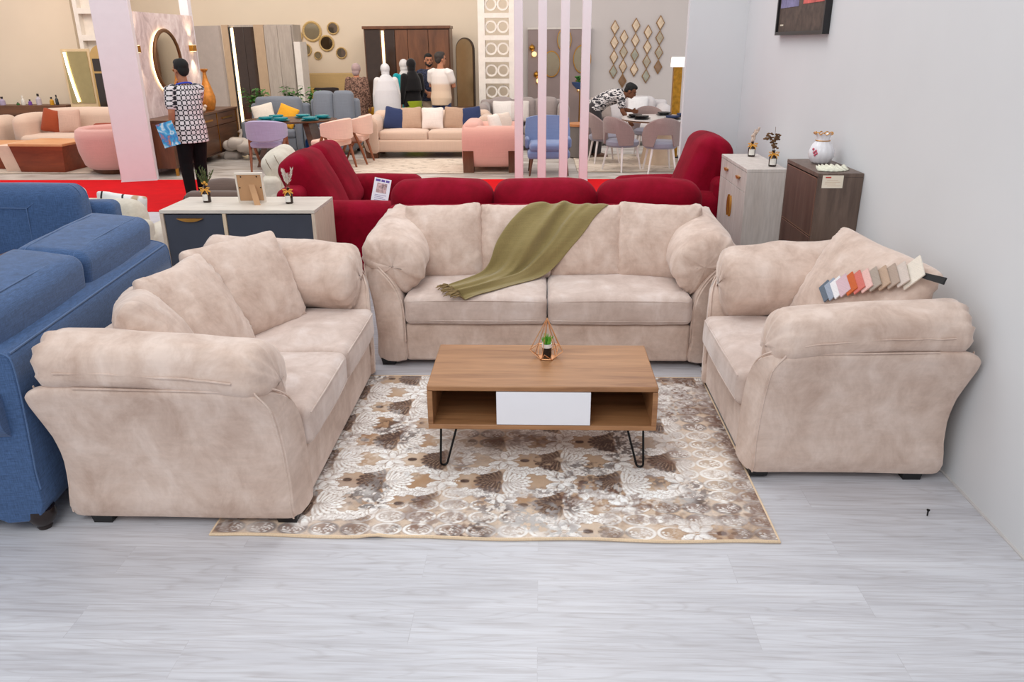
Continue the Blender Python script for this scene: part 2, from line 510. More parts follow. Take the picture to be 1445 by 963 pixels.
    for iy in range(-1, 11):
        for ix in range(-1, 6):
            cx = ix * PX + (PX / 2 if iy % 2 else 0) + .10; cy = iy * PY / 2 + .05
            if cx < -.3 or cx > 2.7 or cy > 1.95: continue
            for q in (-1, 1):
                for h_ in (-1, 1):
                    acanthus([(cx + q * .275, cy + h_ * .012), (cx + q * .235, cy + h_ * .075), (cx + q * .165, cy + h_ * .098), (cx + q * .10, cy + h_ * .088), (cx + q * .055, cy + h_ * .105)], .062, .026, white, tan * .8, .95)
                    acanthus([(cx + q * .235, cy + h_ * .075), (cx + q * .215, cy + h_ * .108), (cx + q * .18, cy + h_ * .118)], .03, .016, white, None, .9)
            k_ = vnoise(2.0, 2.0, 77)[min(ny - 1, max(0, int(cy / DY))), min(nx - 1, max(0, int(cx / DX)))]
            fan(cx - .012, cy, math.pi, .125, dark, tan, .92); fan(cx + .012, cy, 0.0, .132, white, camel * .8, .95)
            for t_ in range(9):
                x_ = cx - .20 - .012 * t_; lobe(x_, cy, .0, .012, .004, white, .8)
            lobe(cx - .20, cy, 0, .045, .016, dark, .9); lobe(cx - .155, cy, math.pi, .045, .016, dark, .9)
    # worn, broken weave and blotches
    lay(dark, sm(.57, .70, fbm(3.3, 171)) * sm(.42, .58, fine) * .8)
    lay(brown, sm(.55, .68, fbm(2.3, 191)) * sm(.4, .62, fbm(36, 201, 2)) * .6)
    lay(white, sm(.55, .70, fbm(2.9, 211)) * sm(.42, .6, fine) * .4)
    lay(grey, sm(.52, .66, fbm(3.7, 231)) * sm(.42, .6, fine) * .35)
    edge = sm(.14, .0, (x1 - x0) - X) + .5 * sm(.10, 0, X)
    lay(brown, edge * sm(.35, .6, fbm(14, 241)) * .7)
    C *= (.98 + .12 * fine)[..., None]
    C = np.clip(C, 0, 1)
    Z = 0.012 + 0.0015 * (fine - .5)
    Z += 0.010 * np.exp(-((X - .70) / .045) ** 2) * np.exp(-(Y / .05) ** 2) + 0.02 * np.exp(-((X - .06) / .08) ** 2 - (Y / .12) ** 2) * .0
    co = np.stack([X + x0, Y + y0, Z], -1)
    co[..., 1] += .006 * np.sin(X * 9) * np.exp(-Y / .05)
    me = bpy.data.meshes.new('pile')
    nv = nx * ny; a = np.arange(nv).reshape(ny, nx)
    q = np.stack([a[:-1, :-1], a[:-1, 1:], a[1:, 1:], a[1:, :-1]], -1).reshape(-1, 4)
    me.vertices.add(nv); me.vertices.foreach_set('co', co.reshape(-1).astype(np.float32))
    me.loops.add(q.size); me.loops.foreach_set('vertex_index', q.reshape(-1).astype(np.int32))
    me.polygons.add(len(q)); me.polygons.foreach_set('loop_start', np.arange(0, q.size, 4, dtype=np.int32))
    me.update(calc_edges=True)
    at = me.color_attributes.new('pattern', 'FLOAT_COLOR', 'POINT')
    at.data.foreach_set('color', np.concatenate([C, np.ones(C.shape[:2] + (1,))], -1).reshape(-1).astype(np.float32))
    me.polygons.foreach_set('use_smooth', [True] * len(me.polygons))
    m, nt, bs = newmat('damask_rug_pile')
    an = nd(nt, 'ShaderNodeAttribute', attribute_name='pattern')
    f = noisetex(nt, coords(nt), 220, 2)
    nt.links.new(mixc(nt, an.outputs['Color'], ramp(nt, f, [(.3, (.86, .86, .86, 1)), (.7, (1, 1, 1, 1))]), .5, 'MULTIPLY'), bs.inputs['Base Color'])
    bs.inputs['Roughness'].default_value = 0.85; bs.inputs['Sheen Weight'].default_value = 0.15
    bump(nt, bs, f, 0.25, 0.003)
    me.materials.append(m)
    root = thing('area_rug', 'beige, white and brown damask area rug under the wooden coffee table', 'rug', (0, 0, 0))
    o = bpy.data.objects.new('pile', me); COL.objects.link(o); o.parent = root
    me.validate()
    ed = MB()
    loop = [(x0 + (x1 - x0) * i / 60, y0 + .006 * math.sin((x1 - x0) * i / 60 * 9), .007 + .010 * math.exp(-(((x1 - x0) * i / 60 - .70) / .045) ** 2)) for i in range(61)] + [(x1, y0 + (y1 - y0) * i / 30, .007) for i in range(1, 31)] + \
           [(x1 - (x1 - x0) * i / 40, y1, .007) for i in range(1, 41)] + [(x0, y1 - (y1 - y0) * i / 30, .007) for i in range(1, 30)]
    ed.tube(loop, .0072, 6, True)
    ed.build('binding', fabric('rug_binding', (226, 200, 168)), root, label='cream stitched edge binding')
    return root
rug()

# ------------------------------------------------------------------ the beige velvet suite
BEIGE = velvet('taupe_velvet', (194, 168, 153), (212, 189, 175), (226, 206, 194), 6.0, 0.45, (0.98, 0.94, 0.92, 1))
BEIGE_SEAT = velvet('taupe_velvet_seat', (197, 176, 165), (212, 193, 183), (226, 211, 204), 5.0, 0.5, (0.96, 0.95, 0.96, 1))
BLACKP = plain('black_plastic', (24, 23, 24), 0.5)

ARM = catmull([(0, .040), (0, .17), (0, .30), (.008, .41), (.035, .50), (.085, .58), (.15, .64), (.205, .668), (.242, .668), (.250, .645), (.232, .58), (.208, .48), (.190, .36), (.178, .20), (.172, .040)], 3)
PAD = catmull([(-.03, .475), (-.085, .52), (-.125, .60), (-.115, .69), (-.06, .765), (.02, .815), (.11, .842), (.19, .835), (.245, .80), (.270, .74), (.262, .665), (.20, .62), (.14, .58), (.075, .515), (.02, .465)], 3)

def beige_sofa(label, cat, loc, rz, Wi, D, nseat, pillows, foot_z=(0.0, 0.0)):
    root = thing('velvet_sofa', label, cat, loc, rz)
    h = Wi / 2
    yf = lambda z, t=.17: (.035 * max(0, t) / .2) + .02 * max(0, z - .2) + .05 * max(0, (z - .56) / .11) ** 2 * max(0, min(1, t / .2))
    def yb(z):
        ks = [(0, -.025), (.05, -.012), (.10, -.008), (.2, -.022), (.33, -.032), (.44, -.02), (.53, .006), (.60, .024), (.66, .028), (.70, .02), (1, .02)]
        for (a, p), (b, q) in zip(ks, ks[1:]):
            if a <= z <= b: return D + p + (q - p) * (z - a) / (b - a)
        return D
    mb = MB(); mb.box(-h, h, .02, D - .1, .036, .285); mb.build('base', BEIGE, root, bevel=.018)
    bp = catmull([(D - .30, .05), (D - .045, .05), (D - .035, .3), (D - .01, .5), (D + .022, .64), (D + .02, .70), (D - .04, .725), (D - .16, .70), (D - .25, .55)], 4)
    mb = MB()
    W = h + .12
    mb.rings([[(x, p[0] + (D - .12 - p[0]) * k, p[1] + (.4 - p[1]) * k) for p in bp] for x, k in ((-W, .06), (-W + .015, 0), (0, 0), (W - .015, 0), (W, .06))])
    mb.build('back', BEIGE, root)
    for sx in (-1, 1):
        mb = MB(); rr = []
        cx = sum(p[0] for p in ARM) / len(ARM); cz = .38
        ss = [0, .012, .04] + [.1 * i for i in range(1, 10)] + [.96, .988, 1]
        for s_ in ss:
            k = {0: .10, .012: .03, 1: .10, .988: .03}.get(s_, 0)
            ring = []
            for t, z in ARM:
                y = yf(z, t) + (yb(z) - yf(z, t)) * s_
                zz = z + .035 * max(0, (z - .45) / .2) * s_ * .5
                zz -= .035 * max(0, (s_ - .86) / .14) ** 2 * (z / .67) ** 5 + .02 * max(0, (.10 - s_) / .10) ** 2 * (z / .67) ** 5
                tt = t + (cx - t) * k; zz = zz + (cz - zz) * k * .35
                w = noise.noise(Vector((t * 3 + sx * 5, y * 4, z * 4 + Wi))) * .006
                ring.append((sx * (h + tt + w), y, zz))
            rr.append(ring)
        mb.rings(rr)
        arm = mb.build('arm', BEIGE, root)
        welt = MB()
        idx = [i for i in range(len(ARM)) if ARM[i][1] > .06 or True]
        pts = [(sx * (h + ARM[i][0] * 1.0), yf(ARM[i][1], ARM[i][0]) + .012, ARM[i][1]) for i in range(3, len(ARM) - 2)]
        welt.tube(pts, .0045, 5)
        top = [i for i in range(len(ARM)) if ARM[i][0] > .24][0]
        t0, z0 = max(ARM, key=lambda p: p[0])
        welt.tube([(sx * (h + t0 + .002), yf(z0) + (yb(z0) - yf(z0)) * q / 14, z0 + .012 + .035 * (z0 - .45) / .2 * q / 14 * .5) for q in range(1, 12)], .0045, 5)
        welt.tube([(sx * (h + .172 + .012 * math.sin(z)), yb(z) - .004, z) for z in [.06 + .6 * q / 14 for q in range(15)]], .004, 5)
        welt.build('piping', BEIGE, arm)
        # pad
        mb = MB(); rr = []
        n = 34; pcx = .07; pcz = .66
        for i in range(n + 1):
            s_ = i / n
            s_ = .5 - .5 * math.cos(math.pi * s_) if True else s_
            e0 = min(1, s_ / .10); e1 = min(1, (1 - s_) / .10)
            k = (1 - (1 - e0) ** 2.4) ** .42 * (1 - (1 - e1) ** 2.4) ** .42
            k = max(k, .04)
            ring = []
            for j, (t, z) in enumerate(PAD):
                y0 = .012 + .05; y = y0 + (D + .0 - y0) * s_
                a = j / len(PAD) * 6.283
                tt = pcx + (t - pcx) * k * (1 - .05 * math.sin(s_ * 3.14)); zz = pcz + (z - pcz) * k
                zz += (.052 * s_ - .015) * (1 if z > .6 else .3) + .012 * math.sin(s_ * 3.1)
                nearend = math.exp(-min(s_, 1 - s_) / .075)
                g = .016 * nearend * math.sin(j * 2.0 + 2 * noise.noise(Vector((j * .7, sx, Wi)))) * (1 if k < .99 or True else 0) * min(1, k * 1.2)
                w = noise.noise(Vector((t * 8 + sx * 3 + Wi * 3, y * 6, z * 8))) * .010 + noise.noise(Vector((t * 18, y * 7 + Wi, z * 18))) * .007
                ring.append((sx * (h + tt * (1) + (w + g) * .8), y + w * .6, zz + w + g))
            rr.append(ring)
        mb.rings(rr)
        pad = mb.build('arm_pad', BEIGE, root, angle=80)
        welt = MB()
        sel = [p for p in PAD if p[0] > .2]
        tO, zO = max(PAD, key=lambda p: p[0])
        for dz in (.004, ):
            pts = []
            for q in range(4, 27):
                s_ = q / 30
                pts.append((sx * (h + tO * (1 - .05 * math.sin(s_ * 3.14)) + .004), .062 + (D - .062) * s_, zO + dz + .052 * s_ - .015 + .012 * math.sin(s_ * 3.1) + .006 * noise.noise(Vector((q * .4, Wi, 0)))))
            welt.tube(pts, .0042, 5)
        welt.build('piping', BEIGE, pad)
    for i in range(nseat):
        w = Wi / nseat
        cxx = -h + w * (i + .5)
        mb = MB().rbox((cxx, .335, .385), (w - .004, .71, .185), .042, (0, .012, .022), amp=.006, seed=i * 3.1 + Wi, nsc=7)
        cu = mb.build('seat_cushion', BEIGE_SEAT, root)
        welt = MB()
        for zz in (.448, .325):
            welt.tube([(cxx - w / 2 + .03 + (w - .06) * q / 12, -.0165 - .009 * (1 - (q / 6 - 1) ** 2), zz + .01 * (1 - (q / 6 - 1) ** 2) * (1 if zz > .4 else 0)) for q in range(13)], .004, 5)
        welt.build('piping', BEIGE_SEAT, cu)
    for i, (x, y, z, rx, rzz, w, hh, t, ry) in enumerate(pillows):
        mb = MB().pillow(w, hh, t, 26, .025, .008, i * 2.3 + Wi, .36, .012, sag=.12)
        p = mb.build('back_cushion', BEIGE, root, angle=75)
        p.location = (x, y, z); p.rotation_euler = (rx, ry, rzz)
    for i, (x, y) in enumerate(((-h - .122, .075), (h + .122, .075), (-h - .122, D - .13), (h + .122, D - .13))):
        f0 = foot_z[i // 2] if not isinstance(foot_z[0], tuple) else foot_z[i // 2][i % 2]
        fm = MB().rings([[(x + a * q, y + b * q, z) for a, b in ((-1, -1), (1, -1), (1, 1), (-1, 1))] for q, z in ((.040, f0), (.048, .05))])
        fm.build('foot', BLACKP, root, smooth=False)
    return root

sofa_big = beige_sofa('long taupe velvet sofa with four back cushions, facing the coffee table', 'sofa', (0.05, 4.65, 0), 0, 1.80, .95, 2,
    [(-.68, .47,   .44, R(-22), R(4), .53, .525, .25, R(-2)), (-.215, .50,   .44, R(-22), 0, .50, .515, .24, 0), (.26, .50,   .44, R(-22), R(-2), .50, .515, .24, 0), (.73, .46,   .44, R(-22), R(-5), .56, .53, .25, R(2))])
sofa_two = beige_sofa('taupe velvet loveseat with three back cushions, back to back with the blue sofa', 'sofa', (-1.01, 3.73, 0), R(90), 1.40, 1.02, 2,
    [(-.46, .62, .44, R(-20), R(26), .62, .52, .30, R(8)), (-.10, .56, .44, R(-28), R(-6), .58, .56, .26, R(2)), (.30, .50, .44, R(-24), R(-30), .62, .56, .25, R(0))], ((0.012, 0.012), (0, 0)))
sofa_one = beige_sofa('wide taupe velvet armchair with one back cushion, against the white wall', 'armchair', (0.97, 3.90, 0), R(-90), .86, .925, 1,
    [(.04, .53, .46, R(-25), R(13), .80, .58, .28, R(3))], ((0, 0.012), (0, 0)))

# ------------------------------------------------------------------ coffee table
OAK = wood('warm_oak_laminate', (128, 84, 52), (168, 120, 80), 'x', 1.3, .42, 12, (188, 140, 98))
WHITEL = plain('white_lacquer', (240, 240, 246), 0.3, 0, .01)
BLACKM = plain('black_steel', (18, 18, 19), 0.35, 0.6)
ct = thing('coffee_table', 'oak coffee table with white flap and hairpin legs on the damask rug', 'table', (0.015, 3.37, 0.013))
W2 = .545
mb = MB().box(-W2, W2, 0, .55, .400, .427); mb.build('tabletop', OAK, ct, bevel=.006)
mb = MB().box(-W2, W2, 0, .55, .200, .225); mb.build('bottom_panel', OAK, ct, bevel=.004)
for s in (-1, 1):
    MB().box(s * W2 - (.025 if s > 0 else 0), s * W2 + (.025 if s < 0 else 0), .001, .549, .226, .399).build('side_panel', OAK, ct, bevel=.002)
MB().box(-W2 + .026, W2 - .026, .525, .54, .226, .399).build('rear_panel', OAK, ct, smooth=False)
for x in (-.205, .222):
    MB().box(x - .009, x + .009, .02, .524, .226, .399).build('divider', OAK, ct, smooth=False)
MB().box(-.216, .230, -.003, .016, .228, .398).build('flap_door', WHITEL, ct, bevel=.002, label='glossy white flap door')
for sx, y in ((-1, .03), (1, .03), (-1, .50), (1, .50)):
    lg = MB()
    d = -.03 if y < .2 else .03
    top1, top2 = Vector((sx * (W2 - .055), y + .02, .2)), Vector((sx * (W2 - .135), y + .05, .2))
    bot = Vector((sx * (W2 - .07), y + d, .006))
    arc = []
    side = (top2 - top1); side.z = 0; side.normalize()
    for q in range(9):
        a = math.pi * q / 8
        arc.append(bot + side * (-.018 * math.cos(a)) + Vector((0, 0, .018 - .018 * math.sin(a))))
    lg.tube([top1] + arc + [top2], .0055, 8)
    lg.box(min(top1.x, top2.x) - .01, max(top1.x, top2.x) + .01, y + .005, y + .07, .196, .1995)
    lg.build('hairpin_leg', BLACKM, ct)

COPPER = plain('copper_wire', (226, 168, 122), 0.3, .85)
tz = .013 + .427
tr = thing('geometric_terrarium', 'copper wire teardrop terrarium on the oak coffee table', 'decoration', (0.04, 3.735, tz + .003), R(12))
fr = MB(); n = 5
apex = Vector((0, 0, .212))
base = [Vector((.048 * math.cos(2 * math.pi * i / n), .048 * math.sin(2 * math.pi * i / n), .002)) for i in range(n)]
mid = [Vector((.088 * math.cos(2 * math.pi * i / n + .6), .088 * math.sin(2 * math.pi * i / n + .6), .046)) for i in range(n)]
for i in range(n):
    j = (i + 1) % n
    fr.tube([base[i], base[j]], .0022, 6); fr.tube([base[i], mid[i]], .0022, 6); fr.tube([base[j], mid[i]], .0022, 6)
    if i != 3: fr.tube([mid[i], apex], .0024, 6)
    if i not in (2, 3): fr.tube([mid[i], mid[j]], .0022, 6)
    fr.tube([base[i].lerp(mid[i], .35), apex], .0020, 6)
fr.build('wire_frame', COPPER, tr)
MB().lathe([(.0, .0), (.046, .0), (.046, .003), (0, .003)], 5).build('base_plate', COPPER, tr, smooth=False)
su = thing('potted_succulent', 'small green succulent in a black and white pot inside the copper terrarium', 'plant', (0.04, 3.735, tz + .0065))
MB().lathe([(0.0, 0), (.021, 0), (.024, .01), (.024, .06), (.020, .06), (.019, .05), (0, .05)], 20).build('pot', plain('black_glaze', (20, 20, 22), .25), su)
MB().lathe([(.0245, .052), (.0255, .053), (.0255, .072), (.022, .072), (.021, .058), (0, .058)], 20).build('pot_rim', plain('white_glaze', (236, 234, 230), .3), su, label='white rim')
lf = MB()
random.seed(4)
for i in range(26):
    a = random.uniform(0, 6.28); L = random.uniform(.045, .075); lean = random.uniform(.05, .55)
    p0 = Vector((.008 * math.cos(a), .008 * math.sin(a), .056)); d = Vector((math.cos(a) * lean, math.sin(a) * lean, 1)).normalized()
    lf.tube([p0, p0 + d * L * .5 + Vector((0, 0, .004)), p0 + d * L], [.004, .0045, .0006], 5)
lf.build('leaves', plain('succulent_green', (96, 172, 52), .5, 0, .25, 30), su)

# nail left on the floor
nl = thing('loose_screw', 'small dark screw standing on the grey floor near the white wall', 'screw', (1.70, 3.0, 0.0), 0.0)
MB().lathe([(.0, 0), (.0035, .004), (.0035, .026), (0.0, .028)], 8).build('shank', BLACKM, nl)
MB().lathe([(.0, .027), (.0065, .028), (.0075, .033), (0.0, .035)], 10).build('head', BLACKM, nl)
# ------------------------------------------------------------------ olive throw draped over the long sofa
bpy.context.view_layer.update()
def bvh_of(root):
    vs, fs = [], []
    for ch in root.children_recursive:
        if ch.type != 'MESH': continue
        mw = root.matrix_world @ ch.matrix_local if ch.parent == root else root.matrix_world @ ch.parent.matrix_local @ ch.matrix_local
        o = len(vs); vs += [mw @ v.co for v in ch.data.vertices]
        fs += [tuple(i + o for i in p.vertices) for p in ch.data.polygons]
    return BVHTree.FromPolygons(vs, fs)
tree = bvh_of(sofa_big)
W_ = lambda Y, z: .71 * Y + .70 * z
Ledge = [(-.02, W_(5.44, .90)), (-.08, W_(5.32, .92)), (-.18, W_(5.25, .82)), (-.28, W_(5.17, .70)), (-.34, W_(5.10, .57)), (-.45, W_(5.00, .50)), (-.585, W_(4.86, .49))]
Redge = [(.52, W_(5.46, .90)), (.49, W_(5.36, .94)), (.38, W_(5.27, .85)), (.26, W_(5.17, .72)), (.04, W_(5.06, .53)), (-.20, W_(4.84, .49)), (-.46, W_(4.62, .48))]
Lc, Rc = catmull(Ledge, 8, False), catmull(Redge, 8, False)
NU, NV = 30, len(Lc)
grid = []
dr = Vector((0, .70, -.714)).normalized(); ax = Vector((0, .714, .70)).normalized()
for j in range(NV):
    row = []
    for i in range(NU + 1):
        t = i / NU
        x = Lc[j][0] + (Rc[j][0] - Lc[j][0]) * t; w = Lc[j][1] + (Rc[j][1] - Lc[j][1]) * t
        o = Vector((x, 0, 0)) + ax * (w / ax.length) - dr * 4.0
        hit = tree.ray_cast(o, dr)[0]
        row.append((o, (hit - o).dot(dr) if hit is not None else None))
    grid.append(row)
for i in range(NU + 1):
    for j in range(NV - 2, -1, -1):
        if grid[j][i][1] is None:
            nx_ = grid[j + 1][i]; grid[j][i] = (grid[j][i][0], (nx_[1] or 10.0) + 1.3 * (grid[j][i][0] - nx_[0]).length)
D_ = np.array([[c[1] for c in r] for r in grid]); D0 = D_.copy()
for it in range(14):
    P = np.pad(D_, 1, 'edge'); D_ = np.minimum(D0, (P[:-2, 1:-1] + P[2:, 1:-1] + P[1:-1, :-2] + P[1:-1, 2:]) / 4)
th = thing('throw_blanket', 'olive green fringed throw draped over the middle of the long taupe sofa', 'throw', (-.05, 4.95, .5))
vs = []
for j in range(NV):
    for i in range(NU + 1):
        t = i / NU; l = j / (NV - 1)
        fold = .020 * math.sin(6.283 * (2.6 * t + .5 * l)) * (.35 + .8 * l) + .010 * noise.noise(Vector((t * 7, l * 5, 2))) + .030 * max(0, 1 - abs(t - .40 - .14 * l) / .09) + .024 * max(0, 1 - abs(t - .74 + .1 * l) / .07)
        p = grid[j][i][0] + dr * (D_[j, i] - .016 - max(-.010, fold))
        vs.append(tuple(p - Vector((-.05, 4.95, .5))))
mb = MB(); mb.add(vs, [(j * (NU + 1) + i, j * (NU + 1) + i + 1, (j + 1) * (NU + 1) + i + 1, (j + 1) * (NU + 1) + i) for j in range(NV - 1) for i in range(NU)])
OLIVE = fabric('olive_wool', (142, 126, 82), 330, .14, .95, .3)
cl = mb.build('cloth', OLIVE, th, angle=180)
sd = cl.modifiers.new('thickness', 'SOLIDIFY'); sd.thickness = .006; sd.offset = 1
cl.modifiers.new('subsurf', 'SUBSURF').render_levels = 1
fr = MB(); random.seed(8)
last = vs[-(NU + 1):]; prev = vs[-2 * (NU + 1):-(NU + 1)]
for i in range(46):
    k = i / 45 * NU; a = int(min(NU - 1, k)); f_ = k - a
    p = Vector(last[a]).lerp(Vector(last[a + 1]), f_); q = Vector(prev[a]).lerp(Vector(prev[a + 1]), f_)
    d = (p - q).normalized(); d = Vector((d.x + random.uniform(-.35, .35), d.y + random.uniform(-.3, .3), 0)).normalized()
    L = random.uniform(.065, .105)
    zz = [.495 - .5 + random.uniform(.004, .02) for _ in range(3)]
    fr.tube([p, Vector((p.x + d.x * L * .4, p.y + d.y * L * .4, max(zz[0], p.z - .02))), Vector((p.x + d.x * L * .75 + random.uniform(-.008, .008), p.y + d.y * L * .75, zz[1])), Vector((p.x + d.x * L, p.y + d.y * L, zz[2] - .002))], [.0034, .004, .0036, .0024], 5)
fr.build('fringe', fabric('olive_fringe', (128, 106, 66), 330, .2), th)

# ------------------------------------------------------------------ swatch fan on the armchair
sw = thing('fabric_swatch_fan', 'fan of coloured fabric swatches lying on the taupe armchair back cushion', 'swatch book', (1.79, 3.44, .935))
sw.rotation_euler = (R(0), R(0), R(0))
cols = [('slate', (92, 104, 118)), ('mist', (150, 160, 176)), ('chalk', (228, 226, 228)), ('lilac', (206, 176, 184)), ('burnt_orange', (196, 92, 38)), ('coral', (206, 110, 100)), ('blush', (226, 184, 176)), ('putty', (168, 154, 142)), ('sand', (186, 158, 136)), ('mushroom', (172, 152, 138)), ('oat', (206, 192, 182)), ('ivory', (228, 218, 204))]
# the fan: swatches side by side along a line that falls to the seat, each one a thin padded card
tree1 = bvh_of(sofa_one)
A = Vector((1.60, 4.10, .615)); B = Vector((1.765, 3.55, .955))
u_ = (B - A).normalized()
nrm = Vector((-.80, -.32, .52)); nrm = (nrm - u_ * nrm.dot(u_)).normalized()
v_ = nrm.cross(u_).normalized()
if v_.z > 0: v_ = -v_
base = Vector(sw.location)
for i, (nm, c) in enumerate(cols):
    t = i / (len(cols) - 1)
    tgt = Vector((1.66, 4.10 - .62 * t, .60 + .385 * t)); eye = Vector((0, 2.2, 1.95))
    hit = tree1.ray_cast(eye, (tgt - eye).normalized())
    if i == 0 or hit[0] is None: pass
    ce = (hit[0] if hit[0] is not None else A.lerp(B, t)) + nrm * (.012 + .002 * i) - base
    last_ce = ce
    ang = R(-38 + 12 * t)
    du = u_ * math.cos(ang) + v_ * math.sin(ang); dv = -u_ * math.sin(ang) + v_ * math.cos(ang)
    w, h = .031 + (.028 if i == 11 else 0), .064
    mb = MB()
    tl = .006
    pts = [ce + du * a * w + dv * b * h + nrm * (k * tl + (-.006 * a)) for k in (0, 1) for a, b in ((-1, -1), (1, -1), (1, 1), (-1, 1))]
    mb.add(pts, [(3, 2, 1, 0), (4, 5, 6, 7), (0, 1, 5, 4), (1, 2, 6, 5), (2, 3, 7, 6), (3, 0, 4, 7)])
    mb.build('swatch', fabric('swatch_' + nm, c, 300, .1), sw, smooth=False, label=nm.replace('_', ' ') + ' swatch')
mb = MB()
hp = last_ce + nrm * .004
for k, off in ((0, 0),):
    du = (u_ + Vector((.15, -.25, -.45))).normalized(); dv = nrm.cross(du).normalized()
    pts = [hp + du * a + dv * b + nrm * c for c in (0, .008) for a, b in ((.035, -.012), (.19, -.016), (.19, .016), (.035, .012))]
    mb.add(pts, [(3, 2, 1, 0), (4, 5, 6, 7), (0, 1, 5, 4), (1, 2, 6, 5), (2, 3, 7, 6), (3, 0, 4, 7)])
mb.build('handle', BLACKP, sw, smooth=False, label='black handle')

# ------------------------------------------------------------------ upholstered seats of the other suites
def plush(name, label, cat, loc, rz, W, D, mat, seat=.44, arm_h=.62, back_h=.80, top=.98, arm_w=.18, nb=2, ns=2, arm_r=.08, ct=.26, cr=.11, puff=.05, lean=8, foot='block', group=None, welts=None, cw_over=0.0, z0=.09, backw=None):
    root = thing(name, label, cat, loc, rz, group)
    h = W / 2 - arm_w
    MB().rbox((0, D / 2 + .01, (z0 + seat - .14) / 2), (2 * h, D - .04, seat - .14 - z0), .025, m=2, k=2).build('base', mat, root)
    bw = (backw or W) / 2
    MB().rbox((0, D - .10, (z0 + back_h) / 2), (2 * bw - .02, .20, back_h - z0), .06, (0, .01, .01), m=4, k=3).build('back', mat, root)
    for s in (-1, 1):
        MB().rbox((s * (h + arm_w / 2), D / 2 - .03, (z0 + arm_h) / 2), (arm_w, D - .08, arm_h - z0), arm_r, (.006, .012, .016), m=5, k=4, amp=.004, seed=W + s).build('arm', mat, root)
    for i in range(ns):
        w = 2 * h / ns
        MB().rbox((-h + w * (i + .5), D / 2 - .12, seat - .07), (w - .006, D - .26, .16), .05, (0, .012, .02), m=4, k=3, amp=.004, seed=i + W).build('seat_cushion', mat, root)
    hb = h + cw_over
    for i in range(nb):
        w = 2 * hb / nb; x = -hb + w * (i + .5); hh = top - seat
        b = MB().rbox((0, 0, hh / 2), (w - .006, ct, hh), cr, (.012, puff, puff * .8), m=6, k=4, amp=.010, seed=i * 2.7 + W, nsc=4).build('back_cushion', mat, root)
        b.location = (x, D - .14 - ct / 2 - .04, seat); b.rotation_euler = (R(-lean), 0, 0)
        if welts:
            wt = MB()
            for yy in (ct / 2 - cr, -ct / 2 + cr):
                wt.tube(round_loop(w - .004, hh, cr, puff * .8, yy), .004, 5)
            wt.build('piping', welts, b)
    for sx in (-1, 1):
        for y in (.08, D - .10):
            x = sx * (W / 2 - .09)
            if foot == 'turned':
                MB().lathe([(0, 0), (.026, 0), (.030, .012), (.028, .025), (.048, .06), (.056, .085), (.05, z0 + .01), (0, z0 + .01)], 18, ctr=(x, y, 0)).build('foot', plain('dark_turned_wood', (38, 26, 24), .25), root)
            else:
                MB().rings([[(x + a * q, y + b * q, z) for a, b in ((-1, -1), (1, -1), (1, 1), (-1, 1))] for q, z in ((.025, 0), (.035, z0 + .01))]).build('foot', BLACKP, root, smooth=False)
    return root

BLUE = fabric('blue_linen', (66, 92, 132), 300, .34, .92, .2, True, .3)
BLUEW = fabric('blue_linen_piping', (80, 106, 146), 300, .2, .9)
D = .95
blue = thing('blue_sofa', 'blue linen sofa with rolled arms standing behind the taupe loveseat', 'sofa', (-3.114, 3.597, 0), R(-83.8))
h = .76
MB().rbox((0, .46, .26), (2 * h + .30, .86, .34), .02, m=2, k=2).build('base', BLUE, blue)
bk = MB(); prof = catmull([(D - .24, .09), (D - .03, .085), (D - .015, .3), (D, .6), (D, .78), (D - .03, .825), (D - .12, .845), (D - .21, .83), (D - .235, .78), (D - .24, .45)], 3)
bk.rings([[(x, D - .12 + (p[0] - D + .12) * k, .48 + (p[1] - .48) * k2) for p in prof] for x, k, k2 in ((-.922, .93, .98), (-.912, 1, 1), (0, 1, 1), (.912, 1, 1), (.922, .93, .98))])
bko = bk.build('back', BLUE, blue)
w = MB()
for p in ((D - .215, .836), (D - .012, .815)):
    w.tube([(-.9 + 1.8 * q / 10, p[0], p[1] + .004) for q in range(11)], .005, 5)
for s in (-1, 1): w.tube([(s * .916, q[0], q[1]) for q in prof[5:20]], .0035, 5)
w.build('piping', BLUEW, bko)
for s in (-1, 1):
    a = MB()
    pr = []
    for q in range(20):
        t = R(-160 + 250 * q / 19)
        pr.append((.86 + .115 * math.cos(t), .565 + .115 * math.sin(t)))
    poly = [(.76, .085), (.908, .085)] + [(.908, .455)] + pr[8:] + [(.77, .64)]
    a.rings([[(s * p[0], y, p[1]) for p in poly] for y in (.02, .03, .84, .88)])
    ao = a.build('arm', BLUE, blue, angle=50)
    r_ = MB(); r_.tube([(s * p[0], .022, p[1]) for p in poly[2:]], .005, 5); r_.tube([(s * .905, .04 + .83 * q / 8, .462) for q in range(9)], .004, 5)
    r_.build('piping', BLUEW, ao)
for i in (-1, 1):
    MB().rbox((i * .38, .36, .47), (.75, .72, .16), .05, (0, .015, .02), m=4, k=3).build('seat_cushion', BLUE, blue)
    c = MB().rbox((0, 0, 0), (.912, .36, .56), .06, (.0, .02, .014), m=7, k=5, amp=.008, seed=i * 2, nsc=4).build('back_cushion', BLUE, blue)
    c.location = (i * .452, D - .275, .735); c.rotation_euler = (R(-7), 0, 0)
    wt = MB()
    for yy in (.115, -.115): wt.tube(round_loop(.914, .56, .06, .014, yy, -.28), .0032, 5)
    wt.build('piping', BLUEW, c)
for sx in (-1, 1):
    for y in (.10, .89):
        MB().lathe([(0, 0), (.026, 0), (.031, .010), (.030, .018), (.048, .04), (.058, .066), (.055, .10), (0, .10)], 20, ctr=(sx * .87, y, 0)).build('foot', plain('dark_turned_wood', (38, 26, 24), .25), blue, label='dark turned wooden foot')

